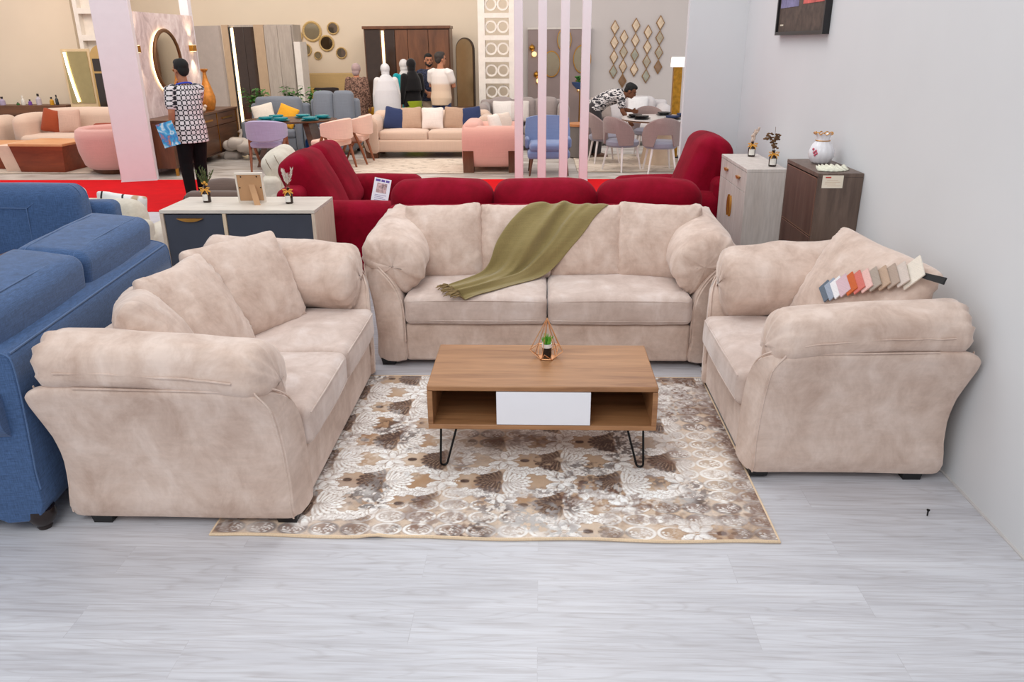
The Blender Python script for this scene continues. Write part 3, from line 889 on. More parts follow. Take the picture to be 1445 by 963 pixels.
b2 = plush('blue_armchair', 'blue linen armchair with a boxy welted back cushion, behind the long blue sofa', 'armchair', (-4.15, 4.98, 0), R(6), 2.0, .95, BLUE, .44, .60, .84, 1.0, .16, 1, 1, .07, .30, .10, .03, 6, 'turned', None, BLUEW)
wt = MB(); wt.tube([(.50, -.16, .02), (.50, -.175, .40), (.66, -.13, .52)], .004, 5); wt.tube([(.50, -.175, .40), (0, -.185, .42), (-.5, -.175, .40)], .004, 5)
bc = [c for c in b2.children if c.name.startswith('back_cushion')][0]
wt.build('piping', BLUEW, bc)
tg = thing('wooden_tray', 'small brown wooden tray on the arm of the blue armchair', 'tray', (-3.62, 4.62, .62))
tg.location = (-3.36, 4.86, .665)
tb = MB().box(-.11, .11, -.09, .09, 0, .012); tb.build('bottom', wood('walnut_small', (84, 50, 32), (120, 74, 48), 'x'), tg, smooth=False)
r_ = MB()
for x0_, x1_, y0_, y1_ in ((-.12, .12, -.10, -.09), (-.12, .12, .09, .10), (-.12, -.11, -.09, .09), (.11, .12, -.09, .09)): r_.box(x0_, x1_, y0_, y1_, 0, .03)
r_.build('rim', wood('walnut_small', (84, 50, 32), (120, 74, 48), 'x'), tg, smooth=False)

CREAM = velvet('cream_leather', (206, 196, 178), (222, 214, 198), (232, 226, 214), 2.5, .1)
CREAMW = plain('cream_welt', (120, 100, 78), .7)
plush('cream_sofa', 'cream sofa with dark piping behind the blue armchair', 'sofa', (-4.35, 7.35, 0), R(180), 2.1, .95, CREAM, .34, .46, .56, .69, .18, 2, 2, .07, .28, .12, .04, 10, 'block', None, CREAMW, .04)
plush('white_sofa', 'off-white low sofa at the left edge, nearest the red carpet', 'sofa', (-6.55, 9.45, 0), R(180), 2.1, .9, plain('off_white_cloth', (214, 214, 208), .9),   .28, .36, .40, .45, .2, 2, 2, .08, .26, .12, .03, 10)
pl = MB().pillow(.42, .42, .15, 16, .06, .003, 3).build('patterned_cushion', None)
m, nt, bs = newmat('leaf_line_print')
v = coords(nt, (1, .4, 1))
vo = nd(nt, 'ShaderNodeTexWave'); vo.inputs['Scale'].default_value = 2.2; vo.inputs['Distortion'].default_value = 9; vo.inputs['Detail'].default_value = 1.0; nt.links.new(v, vo.inputs['Vector'])
c_ = ramp(nt, vo.outputs['Fac'], [(.02, (.02, .02, .022, 1)), (.05, (.85, .83, .8, 1))])
c_ = mixc(nt, c_, lin((196, 170, 140)), ramp(nt, noisetex(nt, v, 6, 1), [(.62, (0, 0, 0, 1)), (.66, (1, 1, 1, 1))]))
nt.links.new(c_, bs.inputs['Base Color']); bs.inputs['Roughness'].default_value = .9
pl.data.materials.append(m)
pl.location = (-3.72, 6.80, .345); pl.rotation_euler = (R(12), R(10), R(12))
tag(pl, 'white cushion with black leaf lines on the cream sofa, left of the grey sideboard', 'cushion')
plush('cream_armchair', 'cream leather armchair tilted up behind the burgundy loveseat', 'armchair', (-2.05, 8.75, 0), R(100), 1.05, .95, CREAM, .42, .52, .66, .92, .12, 1, 1, .08, .28, .09, .03, 26, 'block', None, CREAMW)
TAUPE = fabric('taupe_cloth', (104, 86, 78), 250, .12)
plush('taupe_armchair', 'low taupe armchair between the sideboard and the red carpet', 'armchair', (-3.50, 9.2, 0), R(180), .72, .85, TAUPE, .30, .40, .46, .55, .14, 1, 1, .06, .22, .09, .03, 8)

RED = velvet('burgundy_velvet', (114, 0, 22), (138, 0, 32), (152, 4, 44), 2.6, .08, (1, .2, .3, 1))
burg = 'burgundy velvet suite'
plush('burgundy_sofa', 'long burgundy velvet sofa turned away, its three back cushions showing above the taupe sofa', 'sofa', (.04, 6.76, 0), R(180), 2.42, .95, RED, .44, .62, .80, .95, .16, 3, 3, .08, .30, .12, .035, 4, 'block', None, None, .15)
plush('burgundy_loveseat', 'burgundy velvet loveseat on the left, holding a price leaflet', 'sofa', (-1.18, 7.30, 0), R(90), 1.72, 1.02, RED, .46, .70, .82, 1.10, .26, 2, 2, .10, .30, .085, .035, 26)
plush('burgundy_armchair', 'burgundy velvet armchair beside the light cabinet at the white wall', 'armchair', (.72, 7.49, 0), R(-90), 1.12, 1.0, RED, .46, .70, .82, 1.16, .20, 1, 1, .10, .32, .11, .04, 18)

lf = thing('price_leaflet', 'white price leaflet standing on the burgundy loveseat seat', 'leaflet', (-1.44, 6.95, .60))
lf.rotation_euler = (R(-28), R(12), R(6))
MB().box(-.075, .075, -.002, .002, 0, .25).build('card', plain('leaflet_paper', (226, 224, 232), .6), lf, smooth=False)
m_ = MB()
for x0_, x1_ in ((-.062, -.02), (-.012, .02), (.028, .06)): m_.box(x0_, x1_, -.0032, -.002, .218, .238)
m_.build('heading', plain('violet_ink', (92, 70, 150), .6), lf, smooth=False, label='violet heading')
MB().box(-.045, .045, -.0032, -.002, .115, .205).build('picture', plain('printed_photo', (180, 150, 150), .6, 0, .7, 40), lf, smooth=False, label='small printed picture')
m_ = MB()
for k in range(5): m_.box(-.05, .05 - .02 * (k % 2), -.0030, -.002, .028 + .016 * k, .032 + .016 * k)
m_.build('text_lines', plain('grey_ink', (140, 130, 170), .6), lf, smooth=False)

# ------------------------------------------------------------------ sideboard with its things
PALE = wood('pale_ash', (196, 170, 146), (224, 204, 184), 'z', 2.0, .5, 9, (206, 184, 160))
PALETOP = wood('pale_ash_top', (210, 198, 184), (232, 224, 212), 'x', 1.6, .35, 9)
PALEEDGE = plain('pale_edge', (226, 202, 172), .5)
DGREY = plain('anthracite_front', (62, 66, 78), .55)
GOLD = plain('brushed_gold', (206, 148, 74), .35, .9)
sb = thing('sideboard', 'pale wood sideboard with anthracite fronts behind the taupe loveseat', 'sideboard', (-2.255, 5.73, 0))
hw = .585
MB().box(-hw, hw, 0, .55, .775, .80).build('top', PALETOP, sb, bevel=.002)
for s in (-1, 1): MB().box(s * hw - (.025 if s > 0 else 0), s * hw + (.025 if s < 0 else 0), .001, .549, .06, .774).build('side_panel', PALE, sb, smooth=False)
MB().box(-hw + .026, hw - .026, .53, .545, .08, .774).build('rear_panel', PALE, sb, smooth=False)
MB().box(-hw + .026, hw - .026, .004, .53, .08, .105).build('bottom_panel', PALE, sb, smooth=False)
MB().box(-.112, -.087, .002, .52, .106, .774).build('divider', PALEEDGE, sb, smooth=False)
d1 = MB().box(-hw + .028, -.115, .012, .03, .108, .765).build('door', DGREY, sb, bevel=.002)
MB().box(-.084, hw - .028, .012, .03, .108, .765).build('door', DGREY, sb, bevel=.002)
hp = [(-.46 + .2 * q / 12, .738) for q in range(13)] + [(-.26 - .2 * q / 12, .738 - .026 * math.sin(math.pi * q / 12) ** .7) for q in range(1, 12)]
MB().prism(hp, 'y', -.008, .011).build('handle', GOLD, d1, smooth=False, label='gold crescent handle')
MB().box(-hw + .03, hw - .03, .03, .52, 0, .06).build('plinth', BLACKP, sb, smooth=False)

AMBER = plain('amber_glass', (44, 22, 14), .12, 0, .05)
RIBBON = plain('gold_ribbon', (222, 160, 62), .6)
PAPER = plain('white_label', (228, 224, 216), .7)
def diffuser(label, loc, kind, sc=1.0):
    r = thing('reed_diffuser', label, 'diffuser', loc); r.scale = (sc, sc, sc)
    b = MB().lathe([(0, 0), (.028, 0), (.031, .004), (.031, .072), (.026, .084), (.012, .092), (.011, .118), (.014, .12), (.014, .128), (0, .128)], 20).build('bottle', AMBER, r)
    l = MB(); l.add([(.0316 * math.cos(R(-150 + 12 * i)), .0316 * math.sin(R(-150 + 12 * i)), z) for z in (.016, .066) for i in range(9)], [(i, i + 1, i + 10, i + 9) for i in range(8)])
    l.build('label', PAPER, b)
    w = MB()
    for a, s in ((0.3, 1), (2.9, 1), (.3, -1), (2.9, -1)):
        w.tube([(0, -.012, .10), (.02 * math.cos(a), -.022, .10 + .010 * s + .006), (.042 * math.cos(a), -.018, .10 + .014 * s), (.03 * math.cos(a), -.024, .10 + .002 * s), (0, -.014, .098)], [.003, .005, .006, .004, .003], 6)
    for a in (-1, 1): w.tube([(0, -.014, .10), (.018 * a, -.028, .085), (.026 * a, -.03, .064)], [.004, .005, .003], 5)
    w.tube([(.0135 * math.cos(q), .0135 * math.sin(q), .10) for q in [6.283 * i / 12 for i in range(12)]], .004, 5, True)
    w.build('ribbon_bow', RIBBON, r)
    st = MB(); lv = MB(); random.seed(len(label))
    if kind == 'fir':
        for i in range(9):
            a = random.uniform(0, 6.28); le = random.uniform(.1, .65); L = random.uniform(.10, .17)
            d = Vector((math.cos(a) * le, math.sin(a) * le, 1)).normalized(); p0 = Vector((0, 0, .115))
            st.tube([p0, p0 + d * L], [.002, .001], 4)
            for k in range(16):
                t = .2 + .8 * k / 16; q = p0 + d * L * t; b_ = random.uniform(0, 6.28)
                e = (d + .9 * Vector((math.cos(b_), math.sin(b_), random.uniform(0, .6)))).normalized()
                lv.tube([q, q + e * .013, q + e * .026], [.0008, .0026, .0003], 4)
        mat2 = plain('fir_green', (74, 92, 44), .7, 0, .3, 40)
        for i in range(5):
            a = 1.25 * i; lv2 = (.010 * math.cos(a), .010 * math.sin(a) - .012, .135 + .006 * i)
        w2 = MB(); [w2.ball((.014 * math.cos(1.3 * i), .014 * math.sin(1.3 * i) - .006, .14 + .004 * i), .011, 8, 6) for i in range(5)]
        w2.build('dried_flowers', RIBBON, r)
    elif kind == 'pampas':
        for i in range(4):
            a = random.uniform(0, 6.28); le = random.uniform(.05, .28); L = random.uniform(.13, .18)
            d = Vector((math.cos(a) * le, math.sin(a) * le, 1)).normalized(); p0 = Vector((0, 0, .10))
            st.tube([p0, p0 + d * L * .5], [.0015, .001], 4)
            for k in range(60):
                t = .4 + .6 * k / 60; q = p0 + d * L * t; b_ = random.uniform(0, 6.28)
                e = (d * .8 + .7 * Vector((math.cos(b_), math.sin(b_), .5))).normalized()
                lv.tube([q, q + e * .016, q + e * .026], [.0012, .0016, .0003], 4)
        mat2 = plain('pampas_white', (222, 214, 204), .9, 0, .1, 30)
    elif kind == 'cotton':
        p0 = Vector((0, 0, .11))
        for dx, dz in ((.0, .10), (.03, .115), (.05, .125), (.012, .07)):
            st.tube([p0, p0 + Vector((dx * .5, 0, dz * .6)), p0 + Vector((dx, 0, dz))], .0018, 5)
        for k in range(26):
            t = k / 26; lv.ball((.045 * t ** 2 + random.uniform(-.012, .012), random.uniform(-.012, .012), .135 + .11 * t), (.010, .010, .012), 7, 5)
        mat2 = plain('dried_cream', (206, 184, 168), .9, 0, .15, 30)
    else:
        p0 = Vector((0, 0, .11))
        st.tube([p0, p0 + Vector((-.005, 0, .20))], .0016, 5); st.tube([p0, p0 + Vector((-.05, 0, .13))], .0016, 5); st.tube([p0, p0 + Vector((.012, 0, .12))], .0016, 5)
        for cx, cz, n_ in ((-.05, .235, 18), (-.015, .19, 16), (.014, .23, 20), (.008, .17, 12)):
            for k in range(n_):
                lv.ball((cx + random.uniform(-.03, .03) * (1.2 if cx < -.03 else .6), random.uniform(-.02, .02), cz + random.uniform(-.025, .025)), (.011, .009, .007), 6, 5)
        mat2 = plain('dried_hydrangea', (104, 74, 46), .9, 0, .3, 40)
    st.build('stem', plain('dry_stem', (120, 96, 64), .8), r)
    lv.build('foliage', mat2, r)
    return r
diffuser('amber diffuser bottle with green fir sprigs on the pale sideboard', (-2.60, 6.05, .80), 'fir', 1.0)
diffuser('amber diffuser bottle with white feathery grass at the right end of the sideboard', (-1.935, 6.0, .80), 'pampas', .95)
CARD = plain('kraft_board', (190, 146, 106), .8)
pf = thing('photo_frame', 'back of a small photo frame standing on the pale sideboard', 'photo frame', (-2.235, 6.03, .80), R(4), None, R(0))
FR = plain('frame_cream', (226, 214, 200), .6)
f_ = MB(); tilt = T((0, 0, 0), R(8), 0, 0)
for b in ((-.105, -.092, 0, .235), (.092, .105, 0, .235)): f_.box(b[0], b[1], 0, .02, b[2], b[3], tilt)
for b in ((-.092, .092, 0, .014), (-.092, .092, .221, .235)): f_.box(b[0], b[1], 0, .02, b[2], b[3], tilt)
f_.build('frame', FR, pf, smooth=False)
MB().box(-.091, .091, .004, .012, .015, .22, tilt).build('backing', CARD, pf, smooth=False, label='brown backing board')
MB().add([(-.02, -.001, .165), (.025, -.001, .165), (.025, .004, .17), (-.02, .004, .17), (.045, -.11, .0), (.09, -.11, .0), (.09, -.104, .0), (.045, -.104, .0)], [(0, 1, 5, 4), (3, 7, 6, 2), (0, 4, 7, 3), (1, 2, 6, 5), (0, 3, 2, 1), (4, 5, 6, 7)]).build('easel_leg', CARD, pf, smooth=False)
k_ = MB()
for x, z in ((-.08, .12), (.08, .12), (-.06, .205), (.06, .205)): k_.box(x - .004, x + .004, -.001, .004, z - .004, z + .004, tilt)
k_.build('clip', BLACKM, pf, smooth=False)

# ------------------------------------------------------------------ the two cabinets at the right wall
LIGHTW = wood('whitewashed_wood', (196, 184, 176), (220, 212, 206), 'z', 1.6, .5, 9)
lc = thing('light_cabinet', 'whitewashed cabinet with two drawers and two doors at the white wall', 'cabinet', (1.70, 6.45, 0))
def cabinet_box(root, dx, dy, H, mat, edge, t=.018):
    MB().box(-dx / 2, dx / 2, -dy / 2, dy / 2, H - .024, H).build('top', mat, root, bevel=.0015)
    for s in (-1, 1):
        MB().box(-dx / 2 + .002, dx / 2, s * dy / 2 - (t if s > 0 else 0), s * dy / 2 + (t if s < 0 else 0), .0, H - .0245).build('side_panel', mat, root, smooth=False)
    MB().box(dx / 2 - .012, dx / 2 - .002, -dy / 2 + t, dy / 2 - t, .05, H - .0245).build('rear_panel', mat, root, smooth=False)
    MB().box(-dx / 2 + .02, dx / 2 - .012, -dy / 2 + t, dy / 2 - t, .05, .07).build('bottom_panel', mat, root, smooth=False)
    MB().box(-dx / 2 + .03, -dx / 2 + .045, -dy / 2 + t, dy / 2 - t, 0, .05).build('plinth', mat, root, smooth=False)
cabinet_box(lc, .30, .88, 1.05, LIGHTW, None)
for s in (-1, 1):
    d = MB().box(-.148, -.130, min(s * .003, s * .42), max(s * .003, s * .42), .872, 1.022).build('drawer', LIGHTW, lc, bevel=.0015)
    yc = s * .205
    hp = [(yc - .05 + .1 * q / 8, .965) for q in range(9)] + [(yc + .05 - .1 * q / 8, .965 - .022 * math.sin(math.pi * q / 8) ** .7) for q in range(1, 8)]
    MB().prism([(p[0], p[1]) for p in hp], 'x', -.166, -.148).build('handle', GOLD, d, smooth=False, label='gold crescent handle')
    d = MB().box(-.148, -.130, min(s * .003, s * .42), max(s * .003, s * .42), .075, .868).build('door', LIGHTW, lc, bevel=.0015)
    hp = [(s * .028, .87 - .09 - .17 * q / 8) for q in range(9)] + [(s * (.028 + .026 * math.sin(math.pi * q / 8) ** .7), .61 + .17 * q / 8) for q in range(1, 8)]
    MB().prism(hp, 'x', -.166, -.148).build('handle', GOLD, d, smooth=False, label='gold half-moon handle')
DARKW = wood('smoked_oak', (66, 52, 46), (104, 86, 76), 'z', 1.5, .45, 8, (128, 108, 96))
DARKF = wood('smoked_walnut_front', (70, 52, 44), (102, 82, 72), 'z', 1.8, .4, 8)
dc = thing('dark_cabinet', 'tall slim dark oak shoe cabinet with two flap fronts at the white wall', 'cabinet', (1.812, 5.16, 0))
cabinet_box(dc, .27, .64, 1.20, DARKW, None)
for z0_, z1_ in ((.81, 1.168), (.435, .802), (.06, .427)):
    f_ = MB().box(-.133, -.117, -.30, .30, z0_, z1_).build('flap_front', DARKF, dc, bevel=.0015)
    e_ = MB()
    for a, b, c_, d_ in ((-.30, .30, z0_, z0_ + .004), (-.30, .30, z1_ - .004, z1_), (-.30, -.296, z0_, z1_)): e_.box(-.1345, -.1332, a, b, c_, d_)
    e_.build('edging', plain('bronze_edge', (150, 112, 92), .4, .4), f_, smooth=False)
pc = thing('price_card', 'white price card fixed to the end of the dark oak cabinet', 'price card', (1.765, 4.836, 1.155))
MB().box(-.062, .062, -.0015, .0015, -.042, .034).build('card', plain('price_paper', (232, 222, 204), .7), pc, smooth=False)
q_ = MB(); q_.box(-.045, -.012, -.0025, -.0015, .018, .026)
q_.build('heading', plain('red_ink', (190, 60, 50), .6), pc, smooth=False, label='red heading')
q_ = MB()
for i, (a, b) in enumerate(((-.035, .03), (-.045, .045), (-.045, .02), (-.03, .05))): q_.box(a, b, -.0023, -.0015, .004 - .011 * i, .0055 - .011 * i)
q_.build('text_lines', plain('tan_ink', (196, 160, 130), .6), pc, smooth=False)
diffuser('small amber bottle with cream dried blooms, farther of two on the light cabinet', (1.755, 6.72, 1.05), 'cotton', .95)
diffuser('small amber bottle with brown dried hydrangea, nearer of two on the light cabinet', (1.775, 6.16, 1.05), 'brown', .95)
WPORC = plain('white_porcelain', (232, 230, 234), .2, 0, .01)
vz = thing('porcelain_vase', 'white ribbed porcelain vase with a gold ruffled rim on the dark cabinet', 'vase', (1.825, 5.27, 1.20))
MB().lathe([(0, 0), (.045, 0), (.062, .015), (.077, .05), (.076, .085), (.060, .12), (.042, .142), (.038, .155), (.044, .175), (.052, .19), (.046, .185), (.034, .155), (.03, .13), (0, .12)], 64, lobes=12, amp=.05).build('body', WPORC, vz, angle=80)
g_ = MB(); g_.tube([((.054 + .006 * math.cos(9 * a)) * math.cos(a), (.054 + .006 * math.cos(9 * a)) * math.sin(a), .191 + .006 * math.sin(9 * a)) for a in [6.283 * i / 72 for i in range(72)]], .0035, 6, True)
g_.tube([(.0445 * math.cos(a), .0445 * math.sin(a), .146) for a in [6.283 * i / 36 for i in range(36)]], .003, 6, True)
g_.build('gilt_rim', GOLD, vz, label='gold ruffled rim and neck ring')
g_ = MB()
for i, (a, z) in enumerate(((-2.35, .085), (-2.5, .075), (-2.25, .07), (-2.4, .06), (-2.6, .095))): g_.ball((.078 * math.cos(a), .078 * math.sin(a), z), (.008, .008, .009), 8, 6)
g_.build('flower_motif', plain('rose_pink', (204, 96, 116), .4), vz, label='pink painted flowers')
dy = thing('crochet_doily', 'cream crocheted leaf-shaped doily on the front edge of the dark cabinet top', 'doily', (1.80, 4.96, 1.2025), R(12))
g_ = MB(); n = 40
prof = []
for i in range(n + 1):
    t = i / n; half = .125 * math.sin(math.pi * min(1, t * 1.05)) ** .7 if t < .95 else .02
    prof.append((-.105 + .21 * t, half * .5 + .01 + .008 * abs(math.sin(t * 22))))
vs_ = [(x, -y * .9, .002 + .003 * abs(math.sin(i * .55))) for i, (x, y) in enumerate(prof)] + [(x, y, .012 + .016 * abs(math.sin(i * .55))) for i, (x, y) in enumerate(prof)]
g_.add(vs_, [(i, i + 1, n + 2 + i, n + 1 + i) for i in range(n)])
o_ = g_.build('lace', plain('crochet_cream', (222, 220, 202), .9, 0, .12, 60), dy)
s_ = o_.modifiers.new('thickness', 'SOLIDIFY'); s_.thickness = .004

pic = thing('wall_picture', 'dark framed abstract painting with a red and a violet patch on the white wall', 'picture', (1.925, 6.36, 2.32))
FRB = plain('black_frame', (24, 22, 24), .4)
f_ = MB()
for a, b, c_, d_ in ((-.58, -.555, -.33, .40), (.555, .58, -.33, .40), (-.555, .555, -.33, -.305), (-.555, .555, .375, .40)): f_.box(-.022, .024, a, b, c_, d_)
f_.build('frame', FRB, pic, smooth=False)
def paint(name, c): return plain(name, c, .7, 0, .35, 14)
MB().box(-.004, .02, -.555, .555, -.305, .375).build('canvas', paint('umber_paint', (84, 70, 62)), pic, smooth=False)
# world -Y is to the right in view: violet block far (left), red block near (right)
for nm, c, y0_, y1_, a, b in (('violet_patch', (126, 122, 160), .07, .53, -.13, .05), ('red_patch', (206, 98, 92), -.50, -.04, -.12, .08), ('blue_patch', (120, 140, 200), .08, .5, .12, .3), ('rose_patch', (190, 130, 124), -.5, -.05, .13, .32)):
    MB().box(-.0065, -.004, y0_, y1_, a, b).build(nm, paint(nm, c), pic, smooth=False, label=nm.replace('_', ' ') + ' of paint')
MB().box(-.007, -.004, .42, .50, -.262, -.25).build('signature', paint('signature_paint', (210, 200, 180)), pic, smooth=False)
# ------------------------------------------------------------------ the show floor behind
fm, nt, bs = newmat('showroom_floor')
f1 = noisetex(nt, coords(nt, (1, 3, 1)), 1.2, 5, .6, 1.2)
nt.links.new(ramp(nt, f1, [(.3, lin((150, 140, 130))), (.5, lin((196, 188, 180))), (.7, lin((216, 212, 208)))]), bs.inputs['Base Color'])
bs.inputs['Roughness'].default_value = .35
struct('floor', MB().box(-18, 6, 12.1, 19.0, -.1, .0), fm, smooth=False)
tag(MB().box(-18, 1.9, 9.62, 12.06, .0, .006).build('aisle_carpet', fabric('red_carpet', (206, 0, 14), 200, .12, .95, 0.0), smooth=False), 'bright red carpet runner along the aisle behind the sofas', 'carpet')
CWALL = wall_material('cream_wall_paint', (232, 214, 190))
GWALL = wall_material('cool_light_wall', (206, 198, 194))  # the greyer light on this stretch of back wall is put into its colour
struct('wall_back', MB().box(-18, -.4, 18.8, 18.9, 0, 5.0), CWALL, smooth=False)
struct('wall_far_right', MB().box(-.4, 6, 18.7, 18.85, 0, 5.0), GWALL, smooth=False)
MARB, nt, bs = newmat('pink_marble')
f1 = noisetex(nt, coords(nt, (1.4, 1.4, 1)), 2.2, 7, .68, 1.6)
nt.links.new(ramp(nt, f1, [(.3, lin((176, 158, 158))), (.5, lin((212, 194, 194))), (.7, lin((236, 226, 226)))]), bs.inputs['Base Color']); bs.inputs['Roughness'].default_value = .25
struct('wall_marble', MB().box(-6.32, -6.22, 12.5, 14.95, 0, 2.44), MARB, smooth=False)
LILAC = plain('lilac_white_paint', (232, 226, 230), .6, 0, .015)
def post(label, x, y, w, d, h, rz=0, group=None):
    r = thing('display_post', label, 'post', (x, y, 0), rz, group)
    MB().box(-w / 2, w / 2, -d / 2, d / 2, .012, h).build('shaft', LILAC, r, bevel=.008)
    MB().box(-w / 2 - .006, w / 2 + .006, -d / 2 - .006, d / 2 + .006, 0, .014).build('base_plate', LILAC, r, smooth=False)
    return r
for x, l in ((-.315, 'leftmost'), (.025, 'second from the left'), (.345, 'third from the left'), (.645, 'rightmost')):
    post(l + ' of the four slim lilac-white posts behind the burgundy sofa', x, 11.96, .125, .125, 4.6, 0, 'lilac posts on the aisle')
post('thick lilac-white column between the left showroom and the marble panel', -6.19, 12.08, .50, .34, 4.6, R(20))
post('plain white post rising behind the pink marble panel', -6.42, 15.2, .16, .16, 4.6)

# marble panel: mirror, sconces, sideboard, vase
WARM = glow('warm_led', (255, 226, 170), 5.0)
WARML = glow('warm_led_soft', (255, 224, 170), 3.0)
MIR = mirrormat()
MIRD = mirrormat('smoked_mirror', (120, 112, 100), .06)
WAL = wood('walnut', (64, 40, 26), (108, 70, 46), 'y', 1.4, .35, 9)
WALZ = wood('walnut_upright', (74, 42, 26), (120, 74, 48), 'z', 1.2, .35, 9)
mr = thing('round_mirror', 'large round backlit mirror on the pink marble panel', 'mirror', (-6.22, 13.63, 1.70), 0)
ROT = T((0, 0, 0), 0, R(90), 0)
MB().lathe([(.44, .004), (.49, .004), (.49, .03), (.44, .03)], 40, ROT).build('glow_ring', WARM, mr, label='warm glowing ring behind the rim')
MB().lathe([(.455, .03), (.505, .03), (.51, .06), (.49, .075), (.455, .07)], 40, ROT).build('frame', plain('bronze_rim', (120, 82, 50), .35, .5), mr)
MB().lathe([(0, .03), (.46, .03), (.46, .052), (0, .052)], 40, ROT).build('glass', MIR, mr)
for i, (y, l) in enumerate(((12.62, 'brass wall light left of the round mirror on the marble panel'), (14.72, 'brass wall light right of the round mirror on the marble panel'))):
    w = thing('wall_light', l, 'lamp', (-6.22, y, 1.90), 0, 'brass wall lights')
    b = MB().box(.0, .07, -.085, .085, -.05, .05).build('housing', plain('brass', (206, 150, 60), .3, 1.0), w, bevel=.004)
    MB().box(.012, .06, -.07, .07, .0505, .053).build('upper_lens', WARM, w, smooth=False); MB().box(.012, .06, -.07, .07, -.053, -.0505).build('lower_lens', WARM, w, smooth=False)
    for dz, rx in ((.12, 180), (-.12, 0)):
        l_ = bpy.data.lights.new('sconce_beam', 'SPOT'); l_.energy = 14; l_.color = (1, .8, .55); l_.spot_size = R(95); l_.spot_blend = .8; l_.shadow_soft_size = .03
        o = bpy.data.objects.new('sconce_beam', l_); COL.objects.link(o); o.location = (-6.13, y, 1.90 + dz); o.rotation_euler = (R(rx), 0, 0)
s2 = thing('walnut_sideboard', 'long dark walnut sideboard with gold trims under the round mirror', 'sideboard', (-5.98, 13.85, 0))
MB().box(-.24, .24, -1.45, 1.45, .82, .86).build('top', WAL, s2, bevel=.004)
MB().box(-.23, .23, -1.44, -1.40, .12, .82).build('side_panel', WALZ, s2, smooth=False); MB().box(-.23, .23, 1.40, 1.44, .12, .82).build('side_panel', WALZ, s2, smooth=False)
MB().box(-.23, .21, -1.40, 1.40, .12, .15).build('bottom_panel', WAL, s2, smooth=False); MB().box(-.23, -.21, -1.40, 1.40, .15, .82).build('rear_panel', WAL, s2, smooth=False)
GB = plain('gold_bar', (196, 142, 62), .3, 1.0)
for i in range(3):
    y0 = -1.40 + i * .934
    d = MB().box(.205, .225, y0 + .01, y0 + .924, .16, .60).build('door', WAL, s2, smooth=False)
    MB().box(.226, .234, y0 + .90, y0 + .92, .16, .82).build('trim_bar', GB, d, smooth=False)
    d = MB().box(.205, .225, y0 + .01, y0 + .924, .61, .815).build('drawer', WAL, s2, smooth=False)
    MB().box(.226, .24, y0 + .2, y0 + .7, .70, .73).build('handle', GB, d, smooth=False)
for y in (-1.36, 1.36):
    for x in (-.2, .2): MB().box(x - .02, x + .02, y - .02, y + .02, 0, .12).build('leg', GB, s2, smooth=False)
gv = thing('gold_vase', 'tall golden wooden vase with a narrow neck on the walnut sideboard', 'vase', (-5.92, 14.42, .86))
MB().lathe([(0, 0), (.08, 0), (.10, .02), (.135, .14), (.13, .24), (.09, .38), (.045, .52), (.032, .60), (.03, .64)], 24).build('body', plain('gilt_wood', (206, 132, 52), .35, .3, .25, 12), gv)
MB().lathe([(.03, .64), (.05, .66), (.07, .69), (.05, .70), (.0, .68)], 24).build('flared_mouth', plain('gilt_wood', (206, 132, 52), .35, .3, .25, 12), gv)
bd = thing('ceramic_bird', 'small pale ceramic ornament beside the gold vase on the walnut sideboard', 'ornament', (-5.85, 13.95, .86))
MB().ball((0, 0, .05), (.07, .05, .05), 12, 8).build('body', plain('pale_ceramic', (216, 196, 176), .4), bd); MB().ball((.06, 0, .10), (.03, .03, .03), 10, 6).build('head', plain('pale_ceramic', (216, 196, 176), .4), bd)

# wardrobe with led strip and its grey side screen
CRW = plain('cream_lacquer', (178, 152, 124), .5); PGREY = wood('grey_oak_panel', (160, 148, 138), (186, 174, 162), 'z', 1.4, .5, 8)
DGL = plain('dark_glass', (60, 44, 34), .08, .0, .1)
w1 = thing('wardrobe', 'wardrobe with dark glass doors and a lit strip, left of the round wall mirrors', 'wardrobe', (-6.5, 17.0, 0), 0)
MB().box(0, 1.45, .06, .62, 0, 2.33).build('carcass', PGREY, w1, smooth=False)
MB().box(0.0, .13, 0, .06, 0, 2.33).build('frame_strip', CRW, w1, smooth=False); MB().box(.66, .86, 0, .06, 0, 2.33).build('frame_strip', CRW, w1, smooth=False)
for x0, x1 in ((.235, .44), (.445, .655)): MB().box(x0, x1, 0.01, .055, .05, 2.29).build('glass_door', DGL, w1, bevel=.004)
MB().box(.135, .175, .01, .055, .05, 2.29).build('door_edge', BLACKP, w1, smooth=False); MB().box(.18, .23, .0, .055, .05, 2.27).build('light_strip', WARML, w1, smooth=False, label='warm light strip')
for x0, x1 in ((.865, 1.14), (1.145, 1.42)): MB().box(x0, x1, 0.005, .055, .03, 2.31).build('door', PGREY, w1, bevel=.004)
MB().box(1.45, 1.58, .02, .5, 0, 2.0).build('end_panel', plain('white_end', (222, 214, 206), .5), w1, smooth=False)
sc = thing('screen_panel', 'plain grey upright panel left of the glass-doored wardrobe', 'panel', (-6.52, 17.02, 0), R(150))
MB().box(0, .95, 0, .06, 0, 2.32).build('board', plain('warm_grey_board', (176, 164, 156), .6), sc, smooth=False); MB().box(0, .95, -.01, .07, 0, .04).build('foot_rail', BLACKP, sc, smooth=False)
